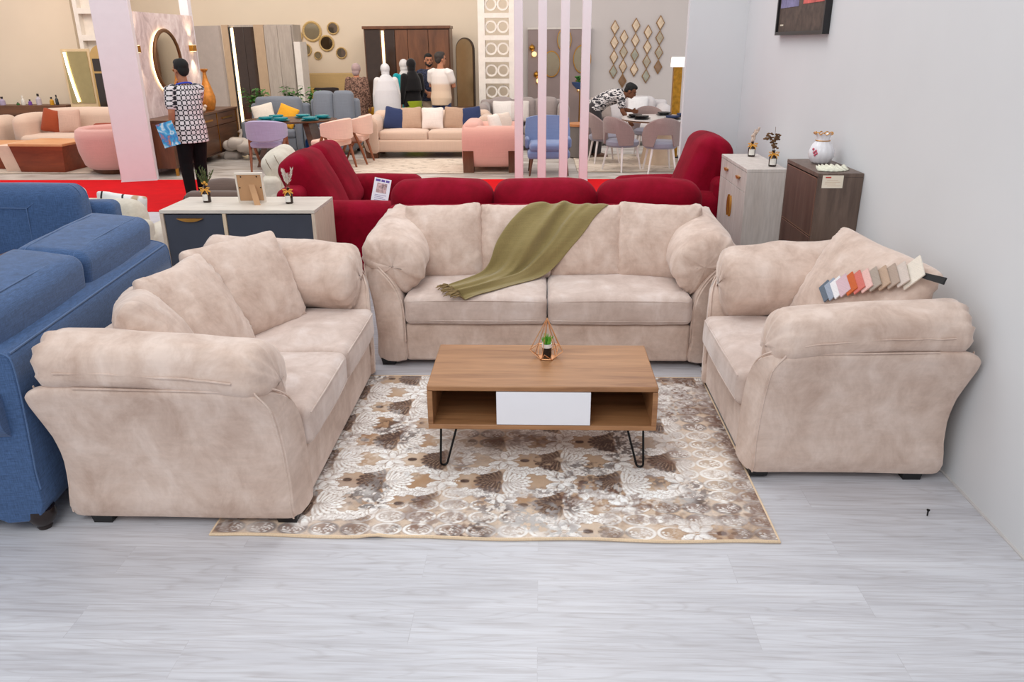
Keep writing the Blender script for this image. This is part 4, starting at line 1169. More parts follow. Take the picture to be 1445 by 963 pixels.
# seven round wall mirrors
RAT = plain('rattan_frame', (206, 172, 112), .6, 0, .2, 40)
for px_, z_, r, dark, l in ((-5.50, 2.12, .15, 0, 'leftmost, behind the wardrobe edge'), (-5.13, 2.22, .22, 0, 'the largest, at the top centre'), (-4.65, 2.28, .135, 1, 'the upper right one'), (-4.82, 1.97, .175, 1, 'the middle right one with dark glass'), (-5.31, 1.83, .14, 0, 'the lower left one'), (-5.04, 1.71, .09, 0, 'the smallest, at the bottom'), (-4.50, 1.76, .125, 1, 'the rightmost low one with dark glass')):
    t = thing('rattan_mirror', 'round rattan-framed wall mirror, ' + l, 'mirror', (px_, 18.79, z_), 0, 'round mirrors on the cream wall')
    M_ = T((0, 0, 0), R(90), 0, 0)
    MB().lathe([(r * .78, .0), (r, 0), (r, .02), (r * .9, .035), (r * .78, .02)], 24, M_).build('frame', RAT, t)
    MB().lathe([(0, .004), (r * .8, .004), (r * .8, .014), (0, .014)], 24, M_).build('glass', MIRD if dark else plain('mirror_grey', (170, 158, 132), .15, .6), t)
bdn = thing('bed', 'bed with a padded tan headboard and dark throw under the round mirrors', 'bed', (-4.95, 16.6, 0))
MB().rbox((0, 2.05, .70), (1.5, .12, 1.28), .03, m=3, k=2).build('headboard', fabric('tan_board', (200, 168, 116), 200, .1), bdn)
MB().rbox((0, 1.6, .215), (1.35, .80, .43), .05, m=3, k=2).build('base', fabric('bed_grey', (150, 140, 132), 200, .1), bdn)
MB().rbox((0, 1.6, .52), (1.32, .76, .22), .08, m=3, k=3).build('mattress', fabric('bed_linen', (226, 218, 206), 200, .08), bdn)
for i, (x, c, l) in enumerate(((-.42, (214, 176, 90), 'yellow bed pillow standing at the left of the tan headboard'), (.05, (52, 44, 42), 'black bed pillow at the middle of the tan headboard'))):
    p_ = MB().pillow(.66, .42, .2, 14, .05, .003, i).build('bed_pillow', fabric('bed_pillow_%d' % i, c, 200, .1))
    p_.location = (-4.95 + x, 18.45, .64); p_.rotation_euler = (R(-20), 0, 0); tag(p_, l, 'pillow')
# plants
LEAF = plain('foliage_green', (58, 112, 40), .5, 0, .35, 20)
def leafy(label, loc, h, n, spread, pot=True):
    t = thing('potted_plant', label, 'plant', loc)
    MB().lathe([(0, 0), (.13, 0), (.17, .26), (.15, .26), (.14, .22), (0, .22)], 20).build('pot', plain('grey_pot', (150, 146, 140), .6), t)
    st = MB(); lv = MB()
    for i in range(n):
        a = random.uniform(0, 6.28); le = random.uniform(.1, 1) * spread; L = random.uniform(.6, 1) * h
        p0 = Vector((0, 0, .22)); p1 = p0 + Vector((math.cos(a) * le * .4, math.sin(a) * le * .4, L * .7)); p2 = p0 + Vector((math.cos(a) * le, math.sin(a) * le, L))
        st.tube([p0, p1, p2], [.008, .006, .003], 5)
        for k in range(9):
            q = p1.lerp(p2, k / 8); b = random.uniform(0, 6.28); d = Vector((math.cos(b), math.sin(b), random.uniform(-.4, .5))).normalized()
            s_ = d.cross(Vector((0, 0, 1))).normalized(); ln = random.uniform(.10, .18)
            lv.add([q, q + d * ln * .5 + s_ * .035, q + d * ln - Vector((0, 0, .02)), q + d * ln * .5 - s_ * .035], [(0, 1, 2), (0, 2, 3)])
    st.build('stem', LEAF, t); lv.build('foliage', LEAF, t, smooth=False)
random.seed(21)
leafy('leafy green potted plant left of the grey highback sofa', (-5.60, 15.95, 0), .95, 18, .32)
leafy('second leafy potted plant behind the left highback sofa', (-5.12, 16.5, 0), 1.0, 16, .34)
leafy('leafy potted plant behind the right end of the left highback sofa', (-4.62, 16.25, 0), .95, 16, .36)

# highback sofas
SLATE = fabric('slate_cloth', (116, 122, 132), 200, .1)
plush('highback_sofa', 'grey high-back sofa with white and yellow cushions behind the dark dining table', 'sofa', (-4.98, 14.85, 0), 0, 1.15, .8, SLATE, .46, .62, .90, 1.02, .14, 1, 1, .05, .2, .07, .02, 8)
plush('highback_sofa', 'grey high-back sofa without cushions, at the right of the dark dining table', 'sofa', (-3.92, 14.85, 0), 0, .95, .8, SLATE, .46, .62, .98, 1.12, .10, 2, 1, .05, .2, .07, .02, 8)
def cushion(label, loc, s, rz, c, t=.14, rx=-18, ry=0):
    o = MB().pillow(s, s, t, 14, .06, .003, s * 3 + loc[0], .42, .0).build('throw_cushion', fabric('cushion_%d_%d_%d' % c, c, 220, .1))
    o.location = loc; o.rotation_euler = (R(rx), R(ry), R(rz)); return tag(o, label, 'cushion')
cushion('white throw cushion tilted on the grey high-back sofa', (-5.12, 15.05, .52), .42, 8, (220, 212, 200), ry=-14)
cushion('mustard yellow throw cushion on the grey high-back sofa', (-4.80, 15.0, .52), .40, -8, (222, 160, 42), ry=20)
pf2 = thing('pouffe', 'bright blue pouffe under the dark dining table', 'pouffe', (-3.95, 14.25, 0))
MB().rbox((0, 0, .22), (.42, .42, .36), .08, (0, 0, .02), m=3, k=3).build('body', fabric('bright_blue', (38, 92, 160), 200, .1), pf2); MB().lathe([(0, 0), (.15, 0), (.15, .045), (0, .045)], 16).build('base', BLACKP, pf2)
yp = thing('pouffe', 'mustard yellow pouffe between the woman in brown and the woman in white', 'pouffe', (-3.22, 16.55, 0))
MB().rbox((0, 0, .40), (.55, .55, .68), .10, (0, 0, .02), m=3, k=3).build('body', fabric('mustard', (214, 156, 44), 200, .1), yp); MB().lathe([(0, 0), (.2, 0), (.2, .06), (0, .06)], 16).build('base', BLACKP, yp)

# dark dining table, plates, chairs
DW = wood('dark_table_wood', (70, 44, 30), (112, 74, 50), 'x', 1.2, .25, 8)
dt = thing('dining_table', 'dark oval dining table laid with turquoise plates', 'table', (-4.25, 13.75, 0))
MB().lathe([(0, .72), (.72, .72), (.78, .735), (.78, .755), (0, .76)], 40, Matrix.Diagonal((1.0, .72, 1, 1))).build('tabletop', DW, dt)
for s in (-1, 1):
    MB().rings([[(s * (.25 + .25 * k) + a * .05, b * (.2 + .18 * k), z) for a, b in ((-1, -1), (1, -1), (1, 1), (-1, 1))] for k, z in ((1, 0), (.2, .72))]).build('leg', DW, dt, smooth=False)
TEAL = plain('turquoise_glaze', (18, 136, 146), .25); DARKT = plain('dark_napkin', (40, 60, 70), .8)
def setting(label, loc, big, small, group, r=.15):
    t = thing('place_setting', label, 'plates', loc, 0, group)
    MB().lathe([(0, 0), (r * .7, 0), (r, .012), (r, .018), (0, .012)], 24).build('dinner_plate', small, t)
    MB().lathe([(0, .018), (r * .55, .018), (r * .8, .03), (r * .8, .052), (r * .7, .05), (0, .036)], 24).build('bowl', big, t)
for x, y, l in ((-4.62, 13.55, 'left front'), (-4.32, 13.40, 'middle front'), (-3.86, 13.50, 'right front'), (-4.56, 13.92, 'left rear'), (-4.12, 14.02, 'middle rear'), (-3.75, 13.88, 'right rear')):
    setting('turquoise plate setting, ' + l + ' on the dark dining table', (x, y, .76), TEAL, TEAL, 'turquoise plate settings')
CHW = wood('chair_teak', (120, 66, 38), (160, 94, 58), 'z', 2, .4, 8)
def armchair_dining(label, loc, rz, mat, group=None):
    t = thing('dining_chair', label, 'chair', loc, rz, group)      # front is -y
    MB().rbox((0, -.02, .44), (.50, .48, .10), .04, (0, 0, .015), m=3, k=3).build('seat', mat, t)
    b = MB(); rr = []
    for i in range(17):
        a = R(-8 + 196 * i / 16); cx, cy = .30 * math.cos(a), .06 + .24 * math.sin(a)
        hz = .10 + .07 * math.sin(max(0, math.pi * i / 16)); n_ = Vector((math.cos(a), math.sin(a), 0))
        sec = [(-.03, .66 - hz * .9), (-.035, .66), (-.03, .66 + hz * .9), (0, .66 + hz), (.03, .66 + hz * .9), (.035, .66), (.03, .66 - hz * .9), (0, .66 - hz)]
        rr.append([(cx + n_.x * u, cy + n_.y * u, z) for u, z in sec])
    b.rings(rr); b.build('backrest', mat, t)
    for sx in (-1, 1):
        MB().tube([(sx * .30, .05, .60), (sx * .27, -.10, .30), (sx * .25, -.24, .0)], [.024, .026, .016], 8).build('leg', CHW, t)
        MB().tube([(sx * .30, .06, .60), (sx * .26, .18, .30), (sx * .25, .27, .0)], [.024, .026, .016], 8).build('leg', CHW, t)
        MB().tube([(sx * .27, -.12, .385), (sx * .26, .2, .385)], .016, 6).build('rail', CHW, t)
    return t
LAV = fabric('lavender_cloth', (166, 158, 188), 220, .1); BLUSH = fabric('blush_cloth', (228, 190, 172), 220, .08)
armchair_dining('lavender dining chair with teak legs, its back to the camera at the dark table', (-4.42, 13.0, 0), R(180), LAV)
armchair_dining('blush pink dining chair with teak legs, nearer of the two at the dark table', (-3.42, 13.15, 0), R(-112), BLUSH)
armchair_dining('blush pink dining chair with teak legs, farther of the two at the dark table', (-3.22, 13.85, 0), R(-92), BLUSH)
gw = MB()
for i in range(7): gw.rbox((random.uniform(-.2, .2), random.uniform(-.2, .2), random.uniform(.05, .32)), (.3, .3, .16), .07, (0, 0, .02), m=2, k=2, amp=.03, seed=i)
t_ = thing('packing_bag', 'crumpled white packing bag beside the walnut sideboard', 'bag', (-5.45, 14.5, .0), 0)
gw.build('folds', plain('crumpled_plastic', (190, 180, 170), .35), t_); MB().tube([(0, 0, .38), (.03, 0, .46), (.0, 0, .5)], [.03, .02, .05], 6).build('knot', plain('crumpled_plastic', (190, 180, 170), .35), t_)

# wardrobe two, leaning arched mirror, dressing table
WB = wood('brown_wardrobe_wood', (92, 56, 34), (130, 82, 52), 'z', 1.0, .35, 5)
w2 = thing('wardrobe', 'wide brown wooden wardrobe with a lit strip behind the group of visitors', 'wardrobe', (-3.78, 17.85, 0))
MB().box(0, 1.84, .05, .6, 0, 2.24).build('carcass', WB, w2, smooth=False)
MB().box(-.02, 1.86, -.02, .6, 2.24, 2.30).build('cornice', WB, w2, bevel=.008)
MB().box(.03, .36, .0, .048, .04, 2.22).build('glass_door', DGL, w2, bevel=.004); MB().box(.45, .66, .0, .048, .04, 2.22).build('glass_door', DGL, w2, bevel=.004)
MB().box(.385, .43, -.005, .048, .04, 2.21).build('light_strip', WARML, w2, smooth=False, label='warm light strip')
for x0, x1 in ((.68, .94), (.95, 1.38), (1.39, 1.82)): MB().box(x0, x1, .0, .048, .04, 2.22).build('door', WB, w2, bevel=.004)
am = thing('arched_mirror', 'tall round-topped mirror leaning right of the brown wardrobe', 'mirror', (-1.62, 17.7, 0), R(-35))
def arch(w, h, y0, y1, mb):
    pts = [(-w, .02), (w, .02), (w, h - w)] + [(w * math.cos(R(a)), h - w + w * math.sin(R(a))) for a in range(10, 171, 10)] + [(-w, h - w)]
    mb.prism(pts, 'y', y0, y1); return mb
arch(.25, 2.06, .012, .05, MB()).build('frame', plain('dark_bronze', (72, 56, 44), .4, .3), am, smooth=False); arch(.225, 2.035, .0, .011, MB()).build('glass', plain('aged_glass', (150, 120, 84), .1, .6), am, smooth=False)
dk = thing('dressing_table', 'low dark dressing table beside the arched mirror', 'table', (-1.35, 16.9, 0))
MB().box(-.5, .5, -.2, .2, .66, .71).build('top', WAL, dk, bevel=.004)
for x in (-.46, .46): MB().box(x - .02, x + .02, -.18, .18, 0, .66).build('leg', WAL, dk, smooth=False)
# white lattice shelf
LW = plain('white_lattice', (232, 224, 214), .5)
def lattice(label, x, y, w, rows, pitch, h, rings, rz=0, z0=.55):
    t = thing('lattice_screen', label, 'screen', (x, y, 0), rz)
    m_ = MB(); ow = w * .64
    for s in (-1, 1): m_.box(min(s * ow / 2, s * w / 2), max(s * ow / 2, s * w / 2), -.10, .10, 0, h)
    m_.box(-ow / 2, ow / 2, -.10, .10, 0, z0)
    for k in range(rows + 1):
        z = z0 + k * pitch
        m_.box(-ow / 2, ow / 2, -.10, .10, z, min(h, z + pitch * .22) if k < rows else h)
    m_.build('frame', LW, t, smooth=False)
    if rings:
        for k in range(rows):
            zc = z0 + k * pitch + pitch * .61; r = min(ow / 4, pitch * .39)
            for s in (-1, 1):
                MB().lathe([(r * .72, -.05), (r, -.05), (r, .05), (r * .72, .05), (r * .72, -.05)], 24, T((s * r, 0, zc), R(90), 0, 0)).build('ring', LW, t)
    else:
        for k in range(rows):
            MB().box(-ow / 2, ow / 2, .05, .07, z0 + k * pitch + pitch * .22, z0 + (k + 1) * pitch).build('rear_panel', LW, t, smooth=False)
lattice('white screen of square openings holding paired rings, behind the pink sofa', -.86, 16.6, .74, 6, .405, 3.2, True, 0, .38)
lattice('cream shelf tower of square niches right of the lit mirror', -9.05, 16.7, .45, 5, .5, 4.4, False)

# cream sofa with five cushions, pink sofa
OAT = fabric('oat_boucle', (208, 181, 162), 200, .07); PINKC = fabric('pink_cloth', (218, 166, 152), 200, .07)
def lounge(label, loc, rz, W, D, mat, ns):
    t = thing('lounge_sofa', label, 'sofa', loc, rz)
    h = W / 2
    MB().rbox((0, D / 2, .22), (W - .3, D - .05, .22), .04, m=3, k=2).build('base', mat, t)
    MB().rbox((0, D - .16, .48), (W - .1, .3, .62), .12, m=3, k=3).build('back', mat, t)
    for s in (-1, 1):
        pr = catmull([(0, .12), (.20, .11), (.27, .26), (.29, .52), (.24, .68), (.14, .73), (.03, .69), (-.02, .60), (0, .4)], 3)
        MB().rings([[(s * (h - .26 + (p[0] - .12) * k + .12), y, .42 + (p[1] - .42) * k) for p in pr] for y, k in ((.0, .86), (.03, 1), (D - .06, 1), (D - .02, .86))]).build('arm', mat, t)
        for y0, y1 in ((.03, .20), (D - .20, D - .03)):
            MB().rings([[(s * (h - .12 + a * q), y, z) for a, y in ((-.5, y0), (.5, y0), (.5, y1), (-.5, y1))] for q, z in ((.20, 0), (.30, .36))]).build('leg', WALZ, t, smooth=False)
    for i in range(ns):
        w = (W - .52) / ns
        MB().rbox((-(W - .52) / 2 + w * (i + .5), D / 2 - .10, .39), (w - .005, D - .28, .18), .05, (0, .01, .02), m=3, k=3).build('seat_cushion', mat, t)
    return t
lounge('oat-coloured three-seat sofa with five cushions, facing the aisle', (-2.02, 14.40, 0), 0, 2.30, .95, OAT, 2)
for x, c, l, ry in ((-2.70, (42, 54, 90), 'navy cushion at the left end of the oat-coloured sofa', 8), (-2.36, (182, 152, 130), 'beige cushion beside the left navy one on the oat-coloured sofa', -3), (-1.97, (226, 214, 206), 'white cushion in the middle of the oat-coloured sofa', 0), (-1.58, (176, 146, 124), 'beige cushion right of the white one on the oat-coloured sofa', 4), (-1.25, (42, 54, 90), 'navy cushion at the right end of the oat-coloured sofa', -8)):
    cushion(l, (x, 14.82 if c[0] != 226 else 14.76, .47), .41, 0, c, ry=ry)
lounge('pink sofa seen end-on beside the leftmost lilac post', (-.0, 13.05, 0), R(90), 1.0, .95, PINKC, 1).location = (-.30, 13.12, 0)
cushion('white cushion standing on the pink end-on sofa', (-.66, 13.05, .50), .40, 70, (240, 228, 216))
cushion('pale cushion leaning behind the white one on the pink sofa', (-.52, 13.32, .50), .40, 60, (226, 206, 190))
MUSH = fabric('mushroom_cloth', (150, 138, 134), 200, .08)
plush('corner_sofa', 'grey sofa with pale cushions behind the posts', 'sofa', (-.32, 15.42, 0), 0, 1.75, .9, MUSH, .44, .86, .90, .94, .22, 3, 2, .10, .22, .08, .03, 8)
cushion('pale cushion on the grey sofa left of the second post', (-.42, 15.80, .50), .42, 0, (206, 196, 190)); cushion('white cushion on the grey sofa behind the leftmost post', (-.72, 15.80, .50), .42, 0, (222, 214, 208))
AZ = fabric('azure_cloth', (122, 138, 176), 220, .1)
ac = thing('accent_chair', 'blue tub chair with dark wooden legs seen through the posts', 'armchair', (.14, 12.30, 0), R(2))
MB().rbox((0, .36, .43), (.60, .58, .12), .05, (0, .01, .03), m=3, k=3).build('seat_cushion', AZ, ac); MB().rbox((0, .38, .32), (.66, .60, .13), .05, m=3, k=3).build('base', AZ, ac)
MB().rings([[(x * (1 + .06 * math.sin(3.14 * k)), .58 + .12 * k + .05 * (1 - (x / .34) ** 2) + dy, .34 + .52 * k - .04 * (abs(x) / .34) ** 3 * k) for x, dy in [(-.34 + .68 * i / 10, 0) for i in range(11)] + [(.34 - .68 * i / 10, .09) for i in range(11)]] for k in (0, .2, .4, .6, .8, .95, 1)]).build('backrest', AZ, ac)
for s in (-1, 1):
    MB().rbox((s * .33, .50, .47), (.07, .36, .16), .034, m=3, k=3).build('arm', AZ, ac)
    for y, d in ((.14, -.05), (.60, .05)): MB().tube([(s * .26, y, .28), (s * .30, y + d, 0)], [.026, .014], 8).build('leg', WALZ, ac)
dr_ = thing('drum_table', 'grey drum side table with a tan top behind the rightmost post', 'side table', (.72, 14.5, 0))
MB().lathe([(0, .02), (.20, .02), (.23, .30), (.24, .56), (0, .56)], 32).build('drum', plain('grey_drum', (112, 106, 102), .7), dr_); MB().lathe([(0, .56), (.255, .56), (.255, .60), (0, .60)], 32).build('top', wood('tan_top', (176, 112, 66), (204, 142, 92), 'x'), dr_)

# taupe feature panel with mirrors behind the posts
tp = thing('feature_panel', 'taupe feature panel on the far wall behind the posts', 'panel', (.41, 18.55, 0))
MB().box(-.69, .69, 0, .12, 0, 2.22).build('board', plain('taupe_panel', (150, 132, 128), .5, 0, .06, 3), tp, smooth=False); MB().box(-.70, .70, -.01, .12, 2.22, 2.26).build('cap', plain('white_end', (222, 214, 206), .5), tp, smooth=False)
for x, z, rx, rz_, l in ((-.12, 1.50, .20, .28, 'lower left oval mirror on the taupe panel'), (.16, 2.0, .16, .24, 'upper oval mirror on the taupe panel'), (.56, 1.60, .20, .30, 'right oval mirror on the taupe panel')):
    t = thing('oval_mirror', l, 'mirror', (.41 + x - .05, 18.54, z), 0, 'oval mirrors on the taupe panel')
    M_ = T((0, 0, 0), R(90), 0, 0) @ Matrix.Diagonal((rx, rz_, 1, 1))
    MB().lathe([(0, .0), (.94, 0), (.94, .012), (0, .012)], 28, M_).build('glass', plain('mirror_grey', (170, 158, 132), .15, .6), t); MB().lathe([(.92, 0), (1, 0), (1, .025), (.92, .025)], 28, M_).build('frame', GB, t)
for x, z, l in ((-.60, 1.78, 'gold globe wall light at the upper left of the taupe panel'), (-.50, 1.22, 'gold globe wall light at the lower left of the taupe panel'), (.42, 1.05, 'gold globe wall light at the lower right of the taupe panel')):
    t = thing('globe_light', l, 'lamp', (.41 + x, 18.5, z), 0, 'globe lights on the taupe panel')
    MB().ball((0, 0, .06), .065, 12, 8).build('globe', GB, t); MB().ball((.05, 0, -.07), .055, 12, 8).build('globe', glow('warm_globe', (255, 214, 150), 1.2), t); MB().tube([(0, .05, -.15), (0, .05, .15)], .008, 6).build('bracket', GB, t)
bw = thing('plant_bowl', 'blue bowl of green leaves on a stand before the taupe panel', 'bowl', (.86, 17.8, 0))
MB().lathe([(0, 0), (.16, 0), (.03, .04), (.025, 1.0), (0, 1.0)], 16).build('stand', GB, bw); MB().lathe([(0, 1.0), (.08, 1.0), (.18, 1.10), (.19, 1.15), (0, 1.12)], 24).build('bowl', plain('blue_glaze', (60, 84, 130), .3), bw)
lv = MB()
for i in range(40):
    a = random.uniform(0, 6.28); lv.ball((.12 * random.random() * math.cos(a), .12 * random.random() * math.sin(a), 1.15 + random.uniform(0, .12)), (.04, .03, .02), 6, 4)
lv.build('leaves', LEAF, bw)

# diamond mirrors
DMG = [plain('diamond_glass_%d' % i, c, .12, .5, .2, 8) for i, c in enumerate(((232, 206, 176), (186, 172, 150), (170, 166, 148), (150, 118, 92)))]
DMF = plain('diamond_frame', (150, 112, 70), .4, .6)
for n_, (px_, zt, seq) in enumerate(((1.63, 2.40, (0, 0, 0, 2)), (1.84, 2.20, (0, 1, 0, 3)), (2.09, 2.44, (0, 0, 2, 0)), (2.36, 2.30, (0, 0, 1, 2)), (2.62, 2.49, (0, 1, 1, 3)))):
    l = ('first', 'second', 'third', 'fourth', 'fifth')[n_] + ' from the left of the five hanging columns of diamond mirrors'
    t = thing('diamond_mirror_column', l, 'mirror', (px_ + .03 * 0, 18.66, zt), 0, 'diamond mirror columns')
    for k in range(4):
        zc = -.155 - .305 * k
        D_f = [(0, .158), (.095, 0), (0, -.158), (-.095, 0)]
        MB().prism([(x, zc + z) for x, z in D_f], 'y', .0, .03).build('frame', DMF, t, smooth=False)
        MB().prism([(x * .80, zc + z * .80) for x, z in D_f], 'y', -.008, -.0005).build('glass', DMG[seq[k]], t, smooth=False)
# white dining set on the right
PALEG = fabric('pale_cloth', (206, 200, 200), 200, .06)
plush('corner_sofa', 'pale grey curved sofa by the diamond mirrors', 'sofa', (1.75, 16.1, 0), 0, 1.7, .9, PALEG, .44, .78, .84, .90, .26, 2, 2, .12, .24, .11, .04, 6)
cushion('white cushion on the pale grey sofa behind the bending man', (1.95, 16.5, .52), .42, -10, (226, 224, 224)); cushion('taupe cushion on the pale grey sofa left of the bending man', (1.24, 16.5, .50), .44, 10, (164, 150, 142))
wt_ = thing('white_dining_table', 'white-topped dining table laid with black plates', 'table', (2.0, 13.7, 0))
MB().lathe([(0, .73), (.60, .73), (.64, .745), (.64, .765), (0, .77)], 40).build('tabletop', plain('white_stone', (232, 226, 222), .15), wt_); MB().lathe([(.60, .715), (.63, .728), (.60, .73), (0, .73)], 40).build('edge', plain('wood_edge', (200, 150, 116), .5), wt_)
MB().lathe([(0, 0), (.30, 0), (.24, .3), (.18, .71), (0, .71)], 32).build('pedestal', plain('travertine', (206, 182, 156), .6, 0, .1, 5), wt_)
BLKG = plain('black_glaze', (20, 20, 22), .25); NAVY = plain('navy_napkin', (38, 50, 86), .8, 0, .4, 30)
for x, y, l in ((1.58, 13.62, 'left rear'), (1.66, 13.36, 'left front'), (2.12, 14.05, 'rear'), (2.15, 13.30, 'right front'), (2.40, 13.75, 'right rear')):
    setting('black plate setting with napkin, ' + l + ' on the white dining table', (x, y, .77), NAVY if l.startswith('right') else BLKG, BLKG, 'black plate settings', .14)
WLEG = plain('white_leg', (232, 224, 220), .4); MAUVE = fabric('mauve_cloth', (150, 130, 126), 220, .1); SEATG = fabric('seat_grey', (140, 138, 152), 220, .1)
def shell_chair(label, loc, rz):
    t = thing('shell_chair', label, 'chair', loc, rz, 'mauve shell chairs at the white table')
    MB().lathe([(0, .38), (.24, .38), (.27, .41), (.27, .46), (.22, .49), (0, .50)], 24).build('seat', SEATG, t)
    rr = []
    for i in range(15):
        a = R(10 + 160 * i / 14); top = .62 + .24 * math.sin(math.pi * i / 14) ** .6; bot = .40 + (.20 if 4 < i < 10 else .02)
        rr.append([(r * math.cos(a), r * math.sin(a), z) for r, z in ((.27, bot), (.28, (bot + top) / 2), (.29, top - .02), (.305, top), (.32, top - .02), (.315, (bot + top) / 2), (.30, bot))])
    MB().rings(rr).build('backrest', MAUVE, t)
    for sx in (-1, 1):
        for sy in (-1, 1): MB().tube([(sx * .16, sy * .16, .39), (sx * .22, sy * .22, 0)], [.020, .012], 8).build('leg', WLEG, t)
shell_chair('mauve shell chair with white legs, front left at the white table', (1.32, 13.0, 0), R(130))
shell_chair('mauve shell chair with white legs, its back to the camera beside the partition', (1.90, 12.78, 0), R(184))
shell_chair('mauve shell chair with white legs, behind the front left one where the man bends', (1.10, 13.85, 0), R(100))
shell_chair('mauve shell chair with white legs, at the far side of the white table', (1.95, 14.65, 0), R(0))
fl = thing('floor_lamp', 'square gold floor lamp with a white shade beside the partition', 'lamp', (2.36, 14.4, 0))
MB().box(-.07, .07, -.07, .07, .03, 1.54).build('column', plain('antique_gold', (176, 126, 40), .4, .7, .3, 14), fl, smooth=False); MB().rings([[(a * q, b * q, z) for a, b in ((-1, -1), (1, -1), (1, 1), (-1, 1))] for q, z in ((.11, 1.54), (.10, 1.70))]).build('shade', glow('shade_white', (250, 244, 236), .8), fl, smooth=False); MB().box(-.12, .12, -.12, .12, 0, .03).build('base', BLACKP, fl, smooth=False)
# rugs
RUGM, nt, bs = newmat('pale_vein_rug')
f1 = noisetex(nt, coords(nt, (1.5, 3, 1)), 2.4, 7, .7, 1.4)
nt.links.new(ramp(nt, f1, [(.32, lin((120, 104, 92))), (.46, lin((206, 190, 172))), (.7, lin((226, 214, 200)))]), bs.inputs['Base Color']); bs.inputs['Roughness'].default_value = .9
def pale_rug(label, x0, x1, y0, y1):
    t = thing('area_rug', label, 'rug', ((x0 + x1) / 2, (y0 + y1) / 2, 0)); w, d = (x1 - x0) / 2, (y1 - y0) / 2
    MB().box(-w, w, -d, d, .001, .012).build('pile', RUGM, t, smooth=False)
    e = MB(); e.tube([(-w, -d, .006), (w, -d, .006), (w, d, .006), (-w, d, .006)], .006, 5, True); e.build('binding', plain('rug_edge', (150, 136, 120), .9), t)
pale_rug('pale veined rug in front of the oat-coloured sofa', -3.45, -.4, 12.6, 14.3); pale_rug('pale veined rug under the rust tables at the left', -9.6, -6.9, 12.7, 14.5); pale_rug('grey veined rug under the white dining table', .6, 2.9, 12.75, 14.9)
RUGM2 = None
# ------------------------------------------------------------------ left showroom
SHELFW = wood('brown_shelf', (86, 54, 34), (126, 82, 54), 'x', 1.2, .4, 8)
sh = thing('console_shelf', 'long brown console with bottles along the left wall', 'shelf', (-11.0, 16.6, 0))
MB().box(-1.3, 1.3, -.2, .2, .62, .82).build('body', SHELFW, sh, bevel=.005)
for x in (-1.2, 0, 1.2): MB().box(x - .03, x + .03, -.15, .15, 0, .62).build('leg', SHELFW, sh, smooth=False)
struct('wall_left', MB().box(-16, -9.55, 17.0, 17.1, 0, 5), CWALL, smooth=False)
for i, (x, h, r, c, l) in enumerate(((-11.10, .15, .055, (176, 164, 190), 'pale violet round bottle at the left end of the console'), (-10.78, .05, .03, (60, 110, 60), 'tiny green bottle on the console'), (-10.66, .17, .04, (216, 210, 200), 'clear bottle with a white cap on the console'), (-10.52, .10, .035, (120, 80, 160), 'short purple bottle on the console'), (-10.33, .20, .05, (196, 186, 196), 'tall clear bottle with a brown cap on the console'), (-10.06, .14, .04, (206, 150, 40), 'amber bottle with a black cap on the console'), (-9.95, .18, .03, (44, 48, 52), 'slim black bottle at the right end of the console'))):
    t = thing('perfume_bottle', l, 'bottle', (x, 16.55, .82), 0, 'bottles on the console')
    MB().lathe([(0, 0), (r, 0), (r * 1.05, h * .1), (r, h * .6), (r * .35, h * .78), (r * .3, h * .85), (0, h * .85)], 16).build('flask', plain('bottle_glass_%d' % i, c, .15), t); MB().lathe([(0, h * .85), (r * .45, h * .85), (r * .45, h * 1.1), (0, h * 1.1)], 12).build('cap', plain('cap_%d' % i, (40, 34, 30) if i not in (2,) else (236, 230, 220), .4), t)
lm = thing('lit_mirror', 'rectangular standing mirror with a curved light strip at the left wall', 'mirror', (-9.28, 16.35, 0), R(-4))
MB().box(-.30, .30, .012, .06, .70, 1.90).build('frame', plain('pale_gold_frame', (222, 196, 156), .4, .2), lm, bevel=.006); MB().box(-.25, .26, 0.0, .011, .86, 1.85).build('glass', plain('champagne_glass', (178, 158, 110), .1, .6), lm, smooth=False)
st = MB(); st.tube([(-.20 + .12 * (k / 10) ** 1.6, -.02, 1.84 - .95 * k / 10) for k in range(11)], .022, 6); st.build('light_strip', glow('white_led', (255, 244, 220), 4.0), lm, label='curved light strip')
MB().box(-.3, .3, -.1, .2, 0, .70).build('stand', plain('cream_stand', (206, 186, 156), .6), lm, bevel=.004)
bm = thing('window_mirror', 'arched gold window-style mirror with dark panes behind the thick column', 'mirror', (-8.50, 15.9, .0))
arch(.24, 1.97, .012, .05, MB()).build('frame', plain('gilt_frame', (206, 170, 110), .35, .5), bm, smooth=False)
for x0, x1 in ((-.20, -.015), (.015, .20)):
    for z0, z1 in ((.05, .7), (.74, 1.45), (1.49, 1.72)): MB().box(x0, x1, .0, .011, z0, z1).build('pane', plain('dark_pane', (64, 56, 52), .1, .4), bm, smooth=False)
CURV = fabric('cream_boucle', (210, 184, 166), 200, .07)
cs = thing('curved_sofa', 'cream rounded sofa with rust and beige cushions at the left', 'sofa', (-8.40, 14.0, 0))
MB().rbox((0, .45, .28), (1.7, .95, .38), .10, (0, .02, .02), m=4, k=3).build('seat', CURV, cs); MB().rbox((.05, .85, .50), (1.75, .28, .74), .13, (0, .02, .03), m=4, k=4).build('back', CURV, cs)
MB().rbox((-.85, .5, .45), (.30, .9, .70), .14, (.01, .02, .03), m=4, k=4).build('arm', CURV, cs); MB().box(-.8, .8, .1, .8, 0, .1).build('plinth', BLACKP, cs, smooth=False)
cushion('rust brown cushion on the cream rounded sofa', (-8.88, 14.42, .48), .42, 8, (150, 66, 36), ry=12); cushion('dusty beige cushion in front of the rust one on the cream rounded sofa', (-8.50, 14.36, .48), .42, 0, (196, 162, 146), ry=-4)
